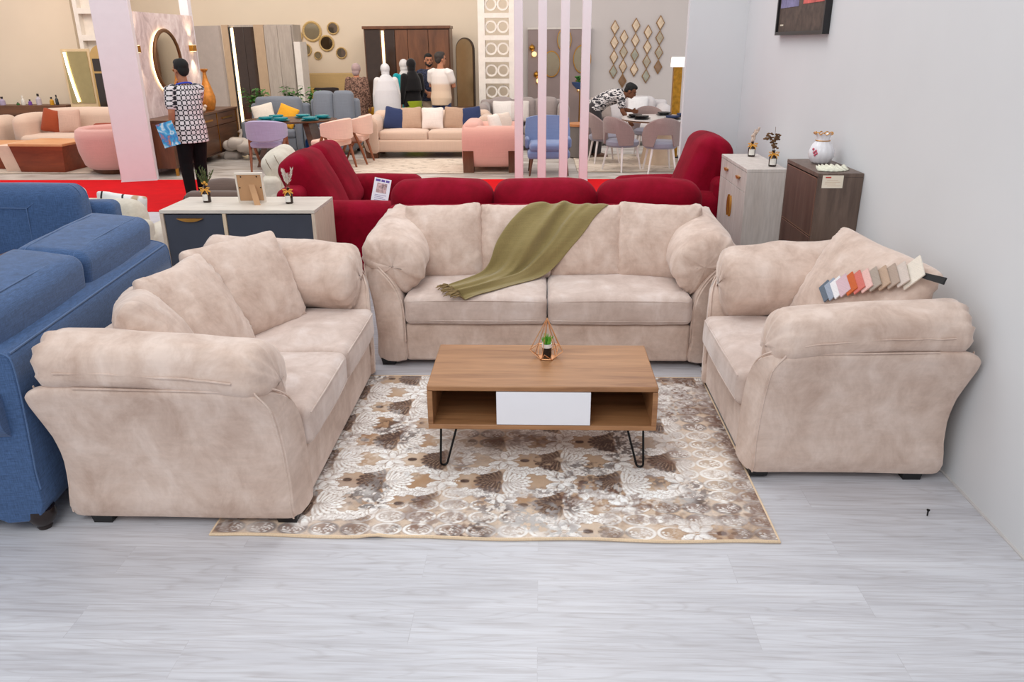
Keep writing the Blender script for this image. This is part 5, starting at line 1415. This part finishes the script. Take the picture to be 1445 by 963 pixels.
bo = MB().rbox((0, 0, .09), (.62, .16, .17), .07, (0, .01, .01), m=3, k=3).build('bolster', fabric('rust_cloth', (140, 56, 30), 200, .1)); bo.location = (-7.75, 14.36, .47); tag(bo, 'low rust bolster at the right end of the cream rounded sofa', 'cushion')
c2 = thing('curved_sofa', 'cream rounded sofa cut by the left edge of the view', 'sofa', (-10.3, 13.9, 0), R(15))
MB().rbox((0, .45, .26), (1.3, .95, .36), .10, (0, .02, .02), m=4, k=3).build('seat', CURV, c2); MB().rbox((.60, .5, .42), (.32, 1.0, .66), .15, (.01, .02, .03), m=4, k=4).build('arm', CURV, c2); MB().box(-.5, .5, .1, .8, 0, .08).build('plinth', BLACKP, c2, smooth=False)
pk = thing('barrel_chair', 'pink barrel armchair beside the thick column', 'armchair', (-6.98, 13.0, 0))
MB().lathe([(0, .08), (.44, .08), (.50, .14), (.56, .35), (.58, .56), (.56, .68), (.50, .72), (.44, .68), (.42, .5), (.40, .42), (0, .42)], 40).build('shell', fabric('rose_cloth', (214, 164, 156), 200, .07), pk, angle=70); MB().lathe([(0, 0), (.36, 0), (.42, .08), (0, .08)], 32).build('plinth', WALZ, pk); MB().lathe([(0, .42), (.38, .42), (.40, .48), (.36, .52), (0, .53)], 32).build('seat_cushion', fabric('rose_cloth', (214, 164, 156), 200, .07), pk)
RUST = wood('rust_wood', (108, 40, 16), (150, 66, 32), 'x', 1.2, .4, 6); TAN = wood('tan_wood', (206, 140, 90), (226, 168, 118), 'x', 1.2, .4, 6); BLS = plain('blush_lacquer', (226, 196, 176), .6)
def wedge(label, loc, w, d, h):
    t = thing('low_table', label, 'table', loc, R(-4))
    MB().rings([[(-w * q, -d * q, z), (w * q, -d * q, z), (w * q, d * q, z), (-w * q, d * q, z)] for q, z in ((.84, 0), (1, h - .04))]).build('body', RUST, t, smooth=False); MB().box(-w - .01, w + .01, -d - .01, d + .01, h - .04, h).build('top', TAN, t, bevel=.006)
    MB().rings([[(-w * q - .30, -d * q + .06, z), (-w * q, -d * q + .06, z), (-w * q, d * q, z), (-w * q - .30, d * q, z)] for q, z in ((.84, 0), (1, h - .042))]).build('wing', BLS, t, smooth=False)
wedge('rust and blush tapered low table on the left rug', (-8.15, 13.15, .012), .46, .40, .46); wedge('second tapered low table at the left edge, mostly out of view', (-9.35, 13.5, .012), .40, .36, .40)
# ------------------------------------------------------------------ people
def remesh(o, voxel, smooth=4):
    r = o.modifiers.new('remesh', 'REMESH'); r.mode = 'VOXEL'; r.voxel_size = voxel; r.use_smooth_shade = True
    s_ = o.modifiers.new('smooth', 'SMOOTH'); s_.iterations = smooth; s_.factor = .5
    return o

def limb(mb, pts, radii, n=12):
    pts = [Vector(p) for p in pts]; P_, R_ = [], []
    a = (pts[0] - pts[1]).normalized(); b = (pts[-1] - pts[-2]).normalized()
    for k in (.95, .7, .35): P_.append(pts[0] + a * radii[0] * k); R_.append(radii[0] * math.sqrt(1 - k * k))
    P_ += pts; R_ += list(radii)
    for k in (.35, .7, .95): P_.append(pts[-1] + b * radii[-1] * k); R_.append(radii[-1] * math.sqrt(1 - k * k))
    mb.tube(P_, R_, n)

def torso(mb, rings, n=20):
    rs = []
    for i, (c, rx, ry) in enumerate(rings):
        c = Vector(c); a = Vector(rings[max(0, i - 1)][0]); b = Vector(rings[min(len(rings) - 1, i + 1)][0])
        t = (b - a).normalized(); x = Vector((1, 0, 0)); y = t.cross(x).normalized()
        rs.append([tuple(c + x * rx * math.cos(q) + y * ry * math.sin(q)) for q in [6.2832 * j / n for j in range(n)]])
    mb.rings(rs)

def hand(mb, wrist, d, nrm, thumb_side, curl=.4, s=1.0):
    d = Vector(d).normalized(); nrm = Vector(nrm); nrm = (nrm - d * nrm.dot(d)).normalized(); side = d.cross(nrm).normalized() * thumb_side
    w = Vector(wrist)
    for k in (-.024, -.008, .008, .024):
        limb(mb, [w + d * .01 + side * k * .6, w + d * .05 + side * k, w + d * .085 + side * k], [.016 * s, .0155 * s, .012 * s], 8)
    for i, (k, L) in enumerate(((.030, .066), (.010, .074), (-.010, .070), (-.029, .054))):
        p0 = w + d * .085 + side * k; c = curl * (1 + .15 * i)
        d1 = (d * math.cos(c * .5) + nrm * math.sin(c * .5)); d2 = (d * math.cos(c * 1.4) + nrm * math.sin(c * 1.4)); d3 = (d * math.cos(c * 2.2) + nrm * math.sin(c * 2.2))
        q1 = p0 + d1 * L * .45; q2 = q1 + d2 * L * .32; q3 = q2 + d3 * L * .23
        limb(mb, [p0, q1, q2, q3], [.0092 * s, .0086 * s, .008 * s, .007 * s], 8)
    t0 = w + d * .025 + side * .026
    t1 = t0 + (d * .7 + side * .7 + nrm * .2).normalized() * .036; t2 = t1 + (d * .9 + side * .25 + nrm * .4).normalized() * .030
    limb(mb, [t0, t1, t2], [.013 * s, .0105 * s, .0085 * s], 8)

def head(mb, c, R_, s=1.0):
    c = Vector(c); M_ = Matrix.Translation(c) @ R_ @ Matrix.Scale(s, 4)
    mb.ball((0, .012, .03), (.076, .094, .088), 18, 12, M_)
    mb.ball((0, -.018, -.030), (.058, .072, .082), 16, 10, M_)
    mb.ball((0, -.070, -.082), (.026, .022, .022), 10, 6, M_)
    limb_pts = [M_ @ Vector(p) for p in ((0, -.088, .012), (0, -.108, -.022), (0, -.106, -.03))]
    limb(mb, limb_pts, [.009 * s, .013 * s, .012 * s], 8)
    mb.ball((0, -.088, -.056), (.024, .012, .007), 10, 6, M_); mb.ball((0, -.087, -.068), (.020, .012, .007), 10, 6, M_)
    mb.ball((0, -.082, .032), (.050, .016, .010), 10, 6, M_)
    for sx in (-1, 1): mb.ball((sx * .077, .012, -.012), (.011, .021, .032), 8, 8, M_)
    return M_

SKIN = [velvet('skin_tan', (166, 112, 86), (180, 124, 96), (190, 134, 106), 6, .05), velvet('skin_brown', (112, 74, 56), (124, 82, 62), (134, 92, 70), 6, .05)]
HAIRM = plain('black_hair', (14, 12, 12), .8, 0, .3, 60); GREYH = plain('dark_cropped_hair', (52, 44, 40), .7, 0, .3, 60)
def person(label, loc, rz, H=1.72, skin=0, spine=None, arms=None, legs=None, headc=(0, -.02, 1.625), headrot=(0, 0, 0), hands=None, hair=None, beard=False, voxel=.009, shirt=None, sleeve=.55, trousers=None, shoes=None, fat=1.0, hem=.84, feet=True):
    k = H / 1.72
    t = thing('person', label, 'person', loc, rz); t.scale = (k, k, k)
    sp = spine or [((0, .01, .84), .150, .110), ((0, .01, .93), .168 * fat, .122 * fat), ((0, 0, 1.06), .150 * fat, .112 * fat), ((0, 0, 1.20), .162 * fat, .116 * fat), ((0, .005, 1.33), .178, .115), ((0, .01, 1.41), .150, .088), ((0, .012, 1.46), .078, .066)]
    arms = arms or {1: [(.178, .01, 1.395), (.235, .03, 1.12), (.245, -.04, .87)], -1: [(-.178, .01, 1.395), (-.235, .03, 1.12), (-.245, -.04, .87)]}
    legs = legs or {1: [(.088, .01, .90), (.10, -.01, .49), (.105, .03, .085)], -1: [(-.088, .01, .90), (-.10, -.01, .49), (-.105, .03, .085)]}
    HR = Euler(headrot).to_matrix().to_4x4()
    mb = MB(); torso(mb, sp)
    nk = Vector(sp[-1][0]); hc = Vector(headc)
    limb(mb, [nk - Vector((0, 0, .03)), nk.lerp(hc, .5), hc + Vector((0, .01, -.03))], [.062, .055, .055])
    HM = head(mb, hc, HR, 1.05)
    for s in (-1, 1):
        a = [Vector(p) for p in arms[s]]
        limb(mb, [a[0], a[0].lerp(a[1], .45), a[1], a[1].lerp(a[2], .35), a[2]], [.056, .048, .040, .040, .027])
        hd = (hands or {}).get(s) or ((a[2] - a[1]).normalized(), Vector((-s, -.1, 0)), .45)
        hand(mb, a[2], hd[0], hd[1], hd[3] if len(hd) > 3 else -s * (1 if True else 1), hd[2])
        l = [Vector(p) for p in legs[s]]
        limb(mb, [l[0], l[0].lerp(l[1], .5), l[1], l[1].lerp(l[2], .35), l[2]], [.088, .074, .054, .056, .038])
        f_ = l[2]
        limb(mb, [f_ + Vector((0, .03, -.045)), f_ + Vector((s * .005, -.07, -.052)), f_ + Vector((s * .012, -.15, -.060))], [.036, .036, .024])
    body = remesh(mb.build('body', SKIN[skin], t), voxel, 3)
    e = MB()
    for sx in (-1, 1): e.ball((sx * .031, -.083, .008), (.014, .008, .007), 10, 6, HM)
    e.build('eyes', plain('eye_dark', (40, 30, 28), .3), t)
    if hair is not None:
        m_ = MB(); m_.ball((0, .030, .052), (.083, .094, .082), 18, 12, HM); m_.ball((0, .060, .005), (.073, .054, .080), 14, 10, HM); m_.ball((0, -.012, .088), (.060, .075, .045), 14, 10, HM)
        for sx in (-1, 1): m_.ball((sx * .068, .012, .030), (.016, .028, .050), 8, 6, HM)
        remesh(m_.build('hair', hair, t), .008, 2)
    if beard:
        m_ = MB(); m_.ball((0, -.052, -.082), (.050, .044, .034), 12, 8, HM); m_.ball((0, -.092, -.046), (.028, .010, .008), 10, 6, HM)
        for sx in (-1, 1): m_.ball((sx * .056, -.02, -.055), (.016, .030, .038), 8, 6, HM)
        remesh(m_.build('beard', hair or HAIRM, t), .008, 2)
    if shirt is not None:
        m_ = MB(); g = .022
        r0 = [(c, max(rx + g, .212 - .02 * i) if i < 2 else rx + g, max(ry + g, .150) if i < 2 else ry + g) for i, (c, rx, ry) in enumerate(sp)]
        if hem < .84: r0 = [((sp[0][0][0], sp[0][0][1], hem), max(sp[0][1] + g + .03, .218), sp[0][2] + g + .03)] + r0
        torso(m_, r0)
        for s in (-1, 1):
            a = [Vector(p) for p in arms[s]]
            if sleeve <= 1: limb(m_, [a[0] + Vector((-s * .03, 0, .0)), a[0], a[0].lerp(a[1], sleeve * .55), a[0].lerp(a[1], sleeve)], [.078, .082, .076, .072])
            else: limb(m_, [a[0], a[0].lerp(a[1], .5), a[1], a[1].lerp(a[2], .5), a[1].lerp(a[2], .9)], [.080, .068, .060, .056, .050])
        remesh(m_.build('shirt', shirt, t), voxel * 1.1, 4)
    if trousers is not None:
        m_ = MB(); g = .014
        torso(m_, [(sp[0][0], sp[0][1] + g - .01, sp[0][2] + g - .005), (sp[1][0], sp[1][1] + .006, sp[1][2] + .006), ((sp[1][0][0], sp[1][0][1], sp[1][0][2] + .03), sp[1][1], sp[1][2])])
        for s in (-1, 1):
            l = [Vector(p) for p in legs[s]]
            limb(m_, [l[0], l[0].lerp(l[1], .5), l[1], l[1].lerp(l[2], .5), l[1].lerp(l[2], .96)], [.112, .104, .084, .074, .068])
        remesh(m_.build('trousers', trousers, t), voxel * 1.2, 4)
    if shoes is not None:
        for s in (-1, 1):
            f_ = Vector(legs[s][2]); m_ = MB()
            limb(m_, [f_ + Vector((0, .035, -.038)), f_ + Vector((s * .005, -.07, -.044)), f_ + Vector((s * .012, -.16, -.052))], [.046, .045, .032]); m_.box(f_.x - .045, f_.x + .05, f_.y - .19, f_.y + .08, f_.z - .085, f_.z - .06)
            remesh(m_.build('shoe', shoes, t), .008, 3)
    return t, HM

def print_mat(name, c1, c2, scale, kind='checker'):
    if name in MC: return MC[name]
    m, nt, bs = newmat(name)
    if kind == 'checker':
        v = coords(nt, (scale, scale, scale))
        sep = nd(nt, 'ShaderNodeSeparateXYZ'); nt.links.new(v, sep.inputs[0])
        def tri(sock):
            a = nd(nt, 'ShaderNodeMath', operation='PINGPONG'); nt.links.new(sock, a.inputs[0]); a.inputs[1].default_value = .5; return a.outputs[0]
        at_ = nd(nt, 'ShaderNodeMath', operation='ARCTAN2'); nt.links.new(sep.outputs[0], at_.inputs[0]); nt.links.new(sep.outputs[1], at_.inputs[1])
        ad = nd(nt, 'ShaderNodeMath', operation='MULTIPLY'); nt.links.new(at_.outputs[0], ad.inputs[0]); ad.inputs[1].default_value = .17 * scale
        t1, t2 = tri(ad.outputs[0]), tri(sep.outputs[2])
        mn = nd(nt, 'ShaderNodeMath', operation='MULTIPLY'); nt.links.new(t1, mn.inputs[0]); nt.links.new(t2, mn.inputs[1])
        df = nd(nt, 'ShaderNodeMath', operation='SUBTRACT'); nt.links.new(t1, df.inputs[0]); nt.links.new(t2, df.inputs[1])
        ab = nd(nt, 'ShaderNodeMath', operation='ABSOLUTE'); nt.links.new(df.outputs[0], ab.inputs[0])
        c_ = ramp(nt, mn.outputs[0], [(.045, lin(c1)), (.06, lin(c2))])
        c_ = mixc(nt, c_, lin(c2), ramp(nt, ab.outputs[0], [(.06, (1, 1, 1, 1)), (.08, (0, 0, 0, 1))]))
        nt.links.new(c_, bs.inputs['Base Color'])
    else:
        f_ = noisetex(nt, coords(nt, (1, 1, 2.2 if kind == 'leaf' else 1)), scale, 2, .5, 1.0)
        nt.links.new(ramp(nt, f_, [(.47, lin(c1)), (.52, lin(c2))]), bs.inputs['Base Color'])
    bs.inputs['Roughness'].default_value = .85
    MC[name] = m; return m
BLKT = fabric('black_trousers', (14, 14, 16), 200, .2, .9, .0)
SHOEB = plain('black_shoe', (22, 20, 20), .4)

# the man in the checked shirt
man, HM = person('man in black and white checked shirt, hand at his chin, holding a brochure', (-4.54, 10.35, .012), R(-132), 1.74, 0,
    arms={1: [(.182, .01, 1.395), (.225, .05, 1.13), (.205, -.06, .91)], -1: [(-.180, .0, 1.395), (-.235, -.20, 1.19), (-.085, -.235, 1.40)]},
    legs={1: [(.088, .01, .90), (.11, -.02, .49), (.12, .04, .085)], -1: [(-.088, .01, .90), (-.10, -.06, .49), (-.10, -.08, .085)]},
    hands={1: (Vector((-.02, -.55, -.84)), Vector((-1, -.1, 0)), .55), -1: (Vector((.45, .15, .9)), Vector((.1, .9, -.3)), .7)},
    headrot=(R(4), 0, R(8)), hair=HAIRM, voxel=.0065, shirt=print_mat('checked_print', (26, 26, 34), (222, 216, 218), 16.5), sleeve=.66, trousers=BLKT, shoes=SHOEB, fat=1.12, hem=.75)
m_ = MB(); m_.tube([(.095 * math.cos(a), .012 + .085 * math.sin(a), 1.455 + .025 * math.sin(a)) for a in [6.2832 * i / 24 for i in range(24)]], .011, 6, True)
m_.build('lanyard', plain('blue_ribbon', (30, 66, 190), .6), man, label='blue lanyard')
m_ = MB(); m_.tube([(  .2055 + .036 * math.cos(a), -.052 + .034 * math.sin(a), .932 + .014 * math.sin(a)) for a in [6.2832 * i / 18 for i in range(18)]], .009, 6, True)
m_.build('wristwatch', plain('steel_watch', (206, 204, 204), .25, .8), man)
br_ = thing('brochure', 'folded blue and white brochure held by the man in the checked shirt', 'brochure', (-4.73, 10.12, .89), R(-28))
br_.rotation_euler = (R(4), R(-14), R(-16))
BRM, nt, bs = newmat('printed_brochure')
v = coords(nt, (1, 1, 1)); f1 = noisetex(nt, v, 9, 2, .5, .8)
nt.links.new(ramp(nt, f1, [(.34, lin((228, 240, 248))), (.46, lin((70, 176, 224))), (.56, lin((40, 130, 200))), (.68, lin((206, 120, 70)))]), bs.inputs['Base Color']); bs.inputs['Roughness'].default_value = .35
MB().box(-.13, .13, -.004, .004, -.15, .15).build('cover', BRM, br_, smooth=False)
MB().box(-.128, .128, .005, .009, -.148, .148).build('pages', PAPER, br_, smooth=False)

def veil(t, HM, mat, rings, name='headscarf'):
    m_ = MB(); m_.ball((0, .012, .022), (.094, .112, .108), 18, 12, HM); m_.ball((0, .02, -.06), (.082, .096, .09), 14, 10, HM)
    if rings: torso(m_, rings)
    o = remesh(m_.build(name, mat, t), .010, 5); return o
def face_gap(t, HM): pass
def gown(t, mat, rings, arms=None, name='gown'):
    m_ = MB(); torso(m_, rings, 24)
    for a in (arms or []): limb(m_, a, [.075, .068, .064, .058][:len(a)])
    return remesh(m_.build(name, mat, t), .011, 5)
LEOP = print_mat('brown_leaf_print', (70, 46, 36), (142, 108, 92), 34, 'spots')
w_, HM = person('woman in a brown patterned tunic and grey headscarf, seen from behind', (-3.60, 16.10, .0), R(172), 1.58, 0, voxel=.011, shirt=LEOP, sleeve=1.2, trousers=BLKT, shoes=plain('tan_sandal', (150, 112, 60), .5), fat=1.12, hem=.66, headc=(0, -.03, 1.61))
m_ = MB(); m_.ball((0, .022, .030), (.094, .104, .100), 18, 12, HM); m_.ball((0, .06, -.05), (.075, .055, .07), 14, 10, HM)
remesh(m_.build('headscarf', fabric('grey_scarf', (166, 142, 140), 200, .1), w_), .010, 4)
WHT = fabric('white_cloth', (212, 208, 206), 200, .05)
w_, HM = person('woman in a long white veil and gown, seen from behind', (-2.98, 15.85, .0), R(196), 1.58, 0, voxel=.011, shirt=WHT, sleeve=1.2, fat=1.1, hem=.6, headc=(0, -.03, 1.61))
gown(w_, WHT, [((0, .02, .06), .27, .22), ((0, .02, .5), .25, .20), ((0, .02, .95), .235, .18), ((0, .01, 1.2), .22, .16)])
veil(w_, HM, fabric('white_veil', (208, 206, 208), 200, .05), [((0, .06, .70), .30, .20), ((0, .06, .95), .275, .19), ((0, .05, 1.2), .25, .17), ((0, .03, 1.38), .20, .14), ((0, .01, 1.50), .10, .10)], 'veil')
TEALC = fabric('teal_cloth', (22, 152, 160), 200, .1)
w_, HM = person('woman in a turquoise gown and white headscarf behind the one in black', (-2.80, 16.95, .0), R(200), 1.62, 0, voxel=.011, shirt=TEALC, sleeve=1.2, hem=.6)
gown(w_, TEALC, [((0, .02, .06), .24, .20), ((0, .02, .5), .22, .18), ((0, .02, .95), .20, .15), ((0, .01, 1.2), .19, .14)]); veil(w_, HM, WHT, [((0, .02, 1.32), .17, .12), ((0, .01, 1.50), .09, .09)])
BLKV = fabric('black_veil', (20, 18, 20), 200, .2); LIME = fabric('lime_cloth', (150, 164, 36), 200, .1)
w_, HM = person('woman in a black veil and lime green skirt beside the man in navy', (-2.56, 16.40, .0), R(215), 1.64, 0, voxel=.011, shirt=BLKV, sleeve=1.2, hem=.80,
    arms={1: [(.178, .01, 1.395), (.235, .03, 1.12), (.245, -.04, .87)], -1: [(-.178, .01, 1.395), (-.23, .0, 1.12), (-.22, -.12, .90)]})
gown(w_, LIME, [((0, .02, .06), .23, .19), ((0, .02, .5), .21, .17), ((0, .02, .92), .19, .15)], name='skirt'); veil(w_, HM, BLKV, [((0, .05, 1.12), .20, .15), ((0, .03, 1.35), .17, .13), ((0, .01, 1.50), .09, .09)], 'veil')
person('bearded man in a navy shirt and beige trousers with clasped hands, facing the camera', (-2.27, 16.85, .0), R(6), 1.72, 0, voxel=.010, hair=HAIRM, beard=True, shirt=print_mat('navy_dot_print', (22, 26, 44), (52, 58, 84), 40, 'spots'), sleeve=.75, trousers=fabric('khaki_cloth', (184, 162, 138), 200, .1), shoes=SHOEB, fat=1.1,
    arms={1: [(.182, .01, 1.395), (.245, -.03, 1.14), (.06, -.20, 1.00)], -1: [(-.182, .01, 1.395), (-.245, -.03, 1.14), (-.06, -.20, 1.02)]}, hands={1: (Vector((-.7, -.1, -.6)), Vector((-.3, .9, 0)), .5), -1: (Vector((.7, -.1, -.6)), Vector((.3, .9, 0)), .5)}, headrot=(0, 0, R(12)))
person('man in a white and beige T-shirt and jeans with folded arms, seen from behind', (-1.93, 15.98, .0), R(158), 1.76, 0, voxel=.010, hair=GREYH, shirt=None, trousers=fabric('denim', (38, 54, 92), 200, .2, slub=True), shoes=SHOEB, fat=1.16,
    arms={1: [(.185, .01, 1.395), (.25, -.05, 1.14), (.05, -.21, 1.20)], -1: [(-.185, .01, 1.395), (-.25, -.05, 1.14), (-.02, -.22, 1.14)]}, hands={1: (Vector((-.95, -.1, .1)), Vector((0, 1, 0)), .4), -1: (Vector((.95, -.05, .1)), Vector((0, 1, 0)), .4)}, headrot=(0, 0, R(-25)))
TEE, nt, bs = newmat('white_to_beige_jersey')
tc = nd(nt, 'ShaderNodeTexCoord'); sp_ = nd(nt, 'ShaderNodeSeparateXYZ'); nt.links.new(tc.outputs['Object'], sp_.inputs[0])
nt.links.new(ramp(nt, sp_.outputs[2], [(.0, lin((214, 188, 160))), (.5, lin((214, 190, 168))), (.62, lin((220, 210, 202))), (1, lin((222, 216, 212)))]), bs.inputs['Base Color']); bs.inputs['Roughness'].default_value = .9
# the T-shirt turns beige below the chest line (object Z runs 0.8 to 1.46)
ppl = [o for o in bpy.data.objects if o.name.startswith('person') and 'T-shirt' in o.get('label', '')][0]
m_ = MB(); torso(m_, [((0, .01, .80), .19, .16), ((0, .01, .93), .215, .165), ((0, 0, 1.06), .195, .155), ((0, 0, 1.20), .202, .150), ((0, .005, 1.33), .198, .132), ((0, .01, 1.41), .168, .104), ((0, .012, 1.46), .094, .082)])
for s in (-1, 1): limb(m_, [(s * .15, .01, 1.395), (s * .185, .01, 1.395), (s * .22, -.02, 1.25)], [.080, .086, .078])
remesh(m_.build('t_shirt', TEE, ppl), .011, 4)
rp = [e for e in TEE.node_tree.nodes if e.type == 'VALTORGB'][0]
for e, q in zip(rp.color_ramp.elements, (.80, .96, 1.0, 1.0)): e.position = min(q, 1.0)
mr_ = nd(TEE.node_tree, 'ShaderNodeMapRange'); TEE.node_tree.links.new(sp_.outputs[2], mr_.inputs['Value'])
mr_.inputs['From Min'].default_value = .8; mr_.inputs['From Max'].default_value = 1.46
TEE.node_tree.links.new(mr_.outputs['Result'], rp.inputs['Fac'])
for e, q in zip(rp.color_ramp.elements, (.0, .56, .62, 1.0)): e.position = q
person('man in a black and white patterned shirt bending over the white dining table', (1.06, 14.62, .0), R(86), 1.70, 1, voxel=.010, hair=HAIRM,
    spine=[((0, .10, .84), .150, .115), ((0, .04, .92), .165, .125), ((0, -.08, 1.00), .150, .112), ((0, -.20, 1.045), .162, .114), ((0, -.31, 1.075), .178, .112), ((0, -.38, 1.09), .15, .086), ((0, -.42, 1.10), .078, .066)],
    headc=(0, -.535, 1.15), headrot=(R(30), 0, 0), arms={1: [(.178, -.36, 1.06), (.22, -.42, .82), (.14, -.58, .80)], -1: [(-.178, -.36, 1.06), (-.24, -.40, .82), (-.20, -.52, .66)]},
    legs={1: [(.088, .10, .88), (.10, .06, .48), (.105, .12, .085)], -1: [(-.088, .10, .88), (-.10, .0, .48), (-.105, .02, .085)]},
    shirt=print_mat('zebra_print', (34, 32, 40), (214, 208, 206), 16, 'leaf'), sleeve=.6, trousers=fabric('charcoal_cloth', (58, 54, 56), 200, .1), shoes=plain('brown_shoe', (96, 66, 48), .5), hem=.86)
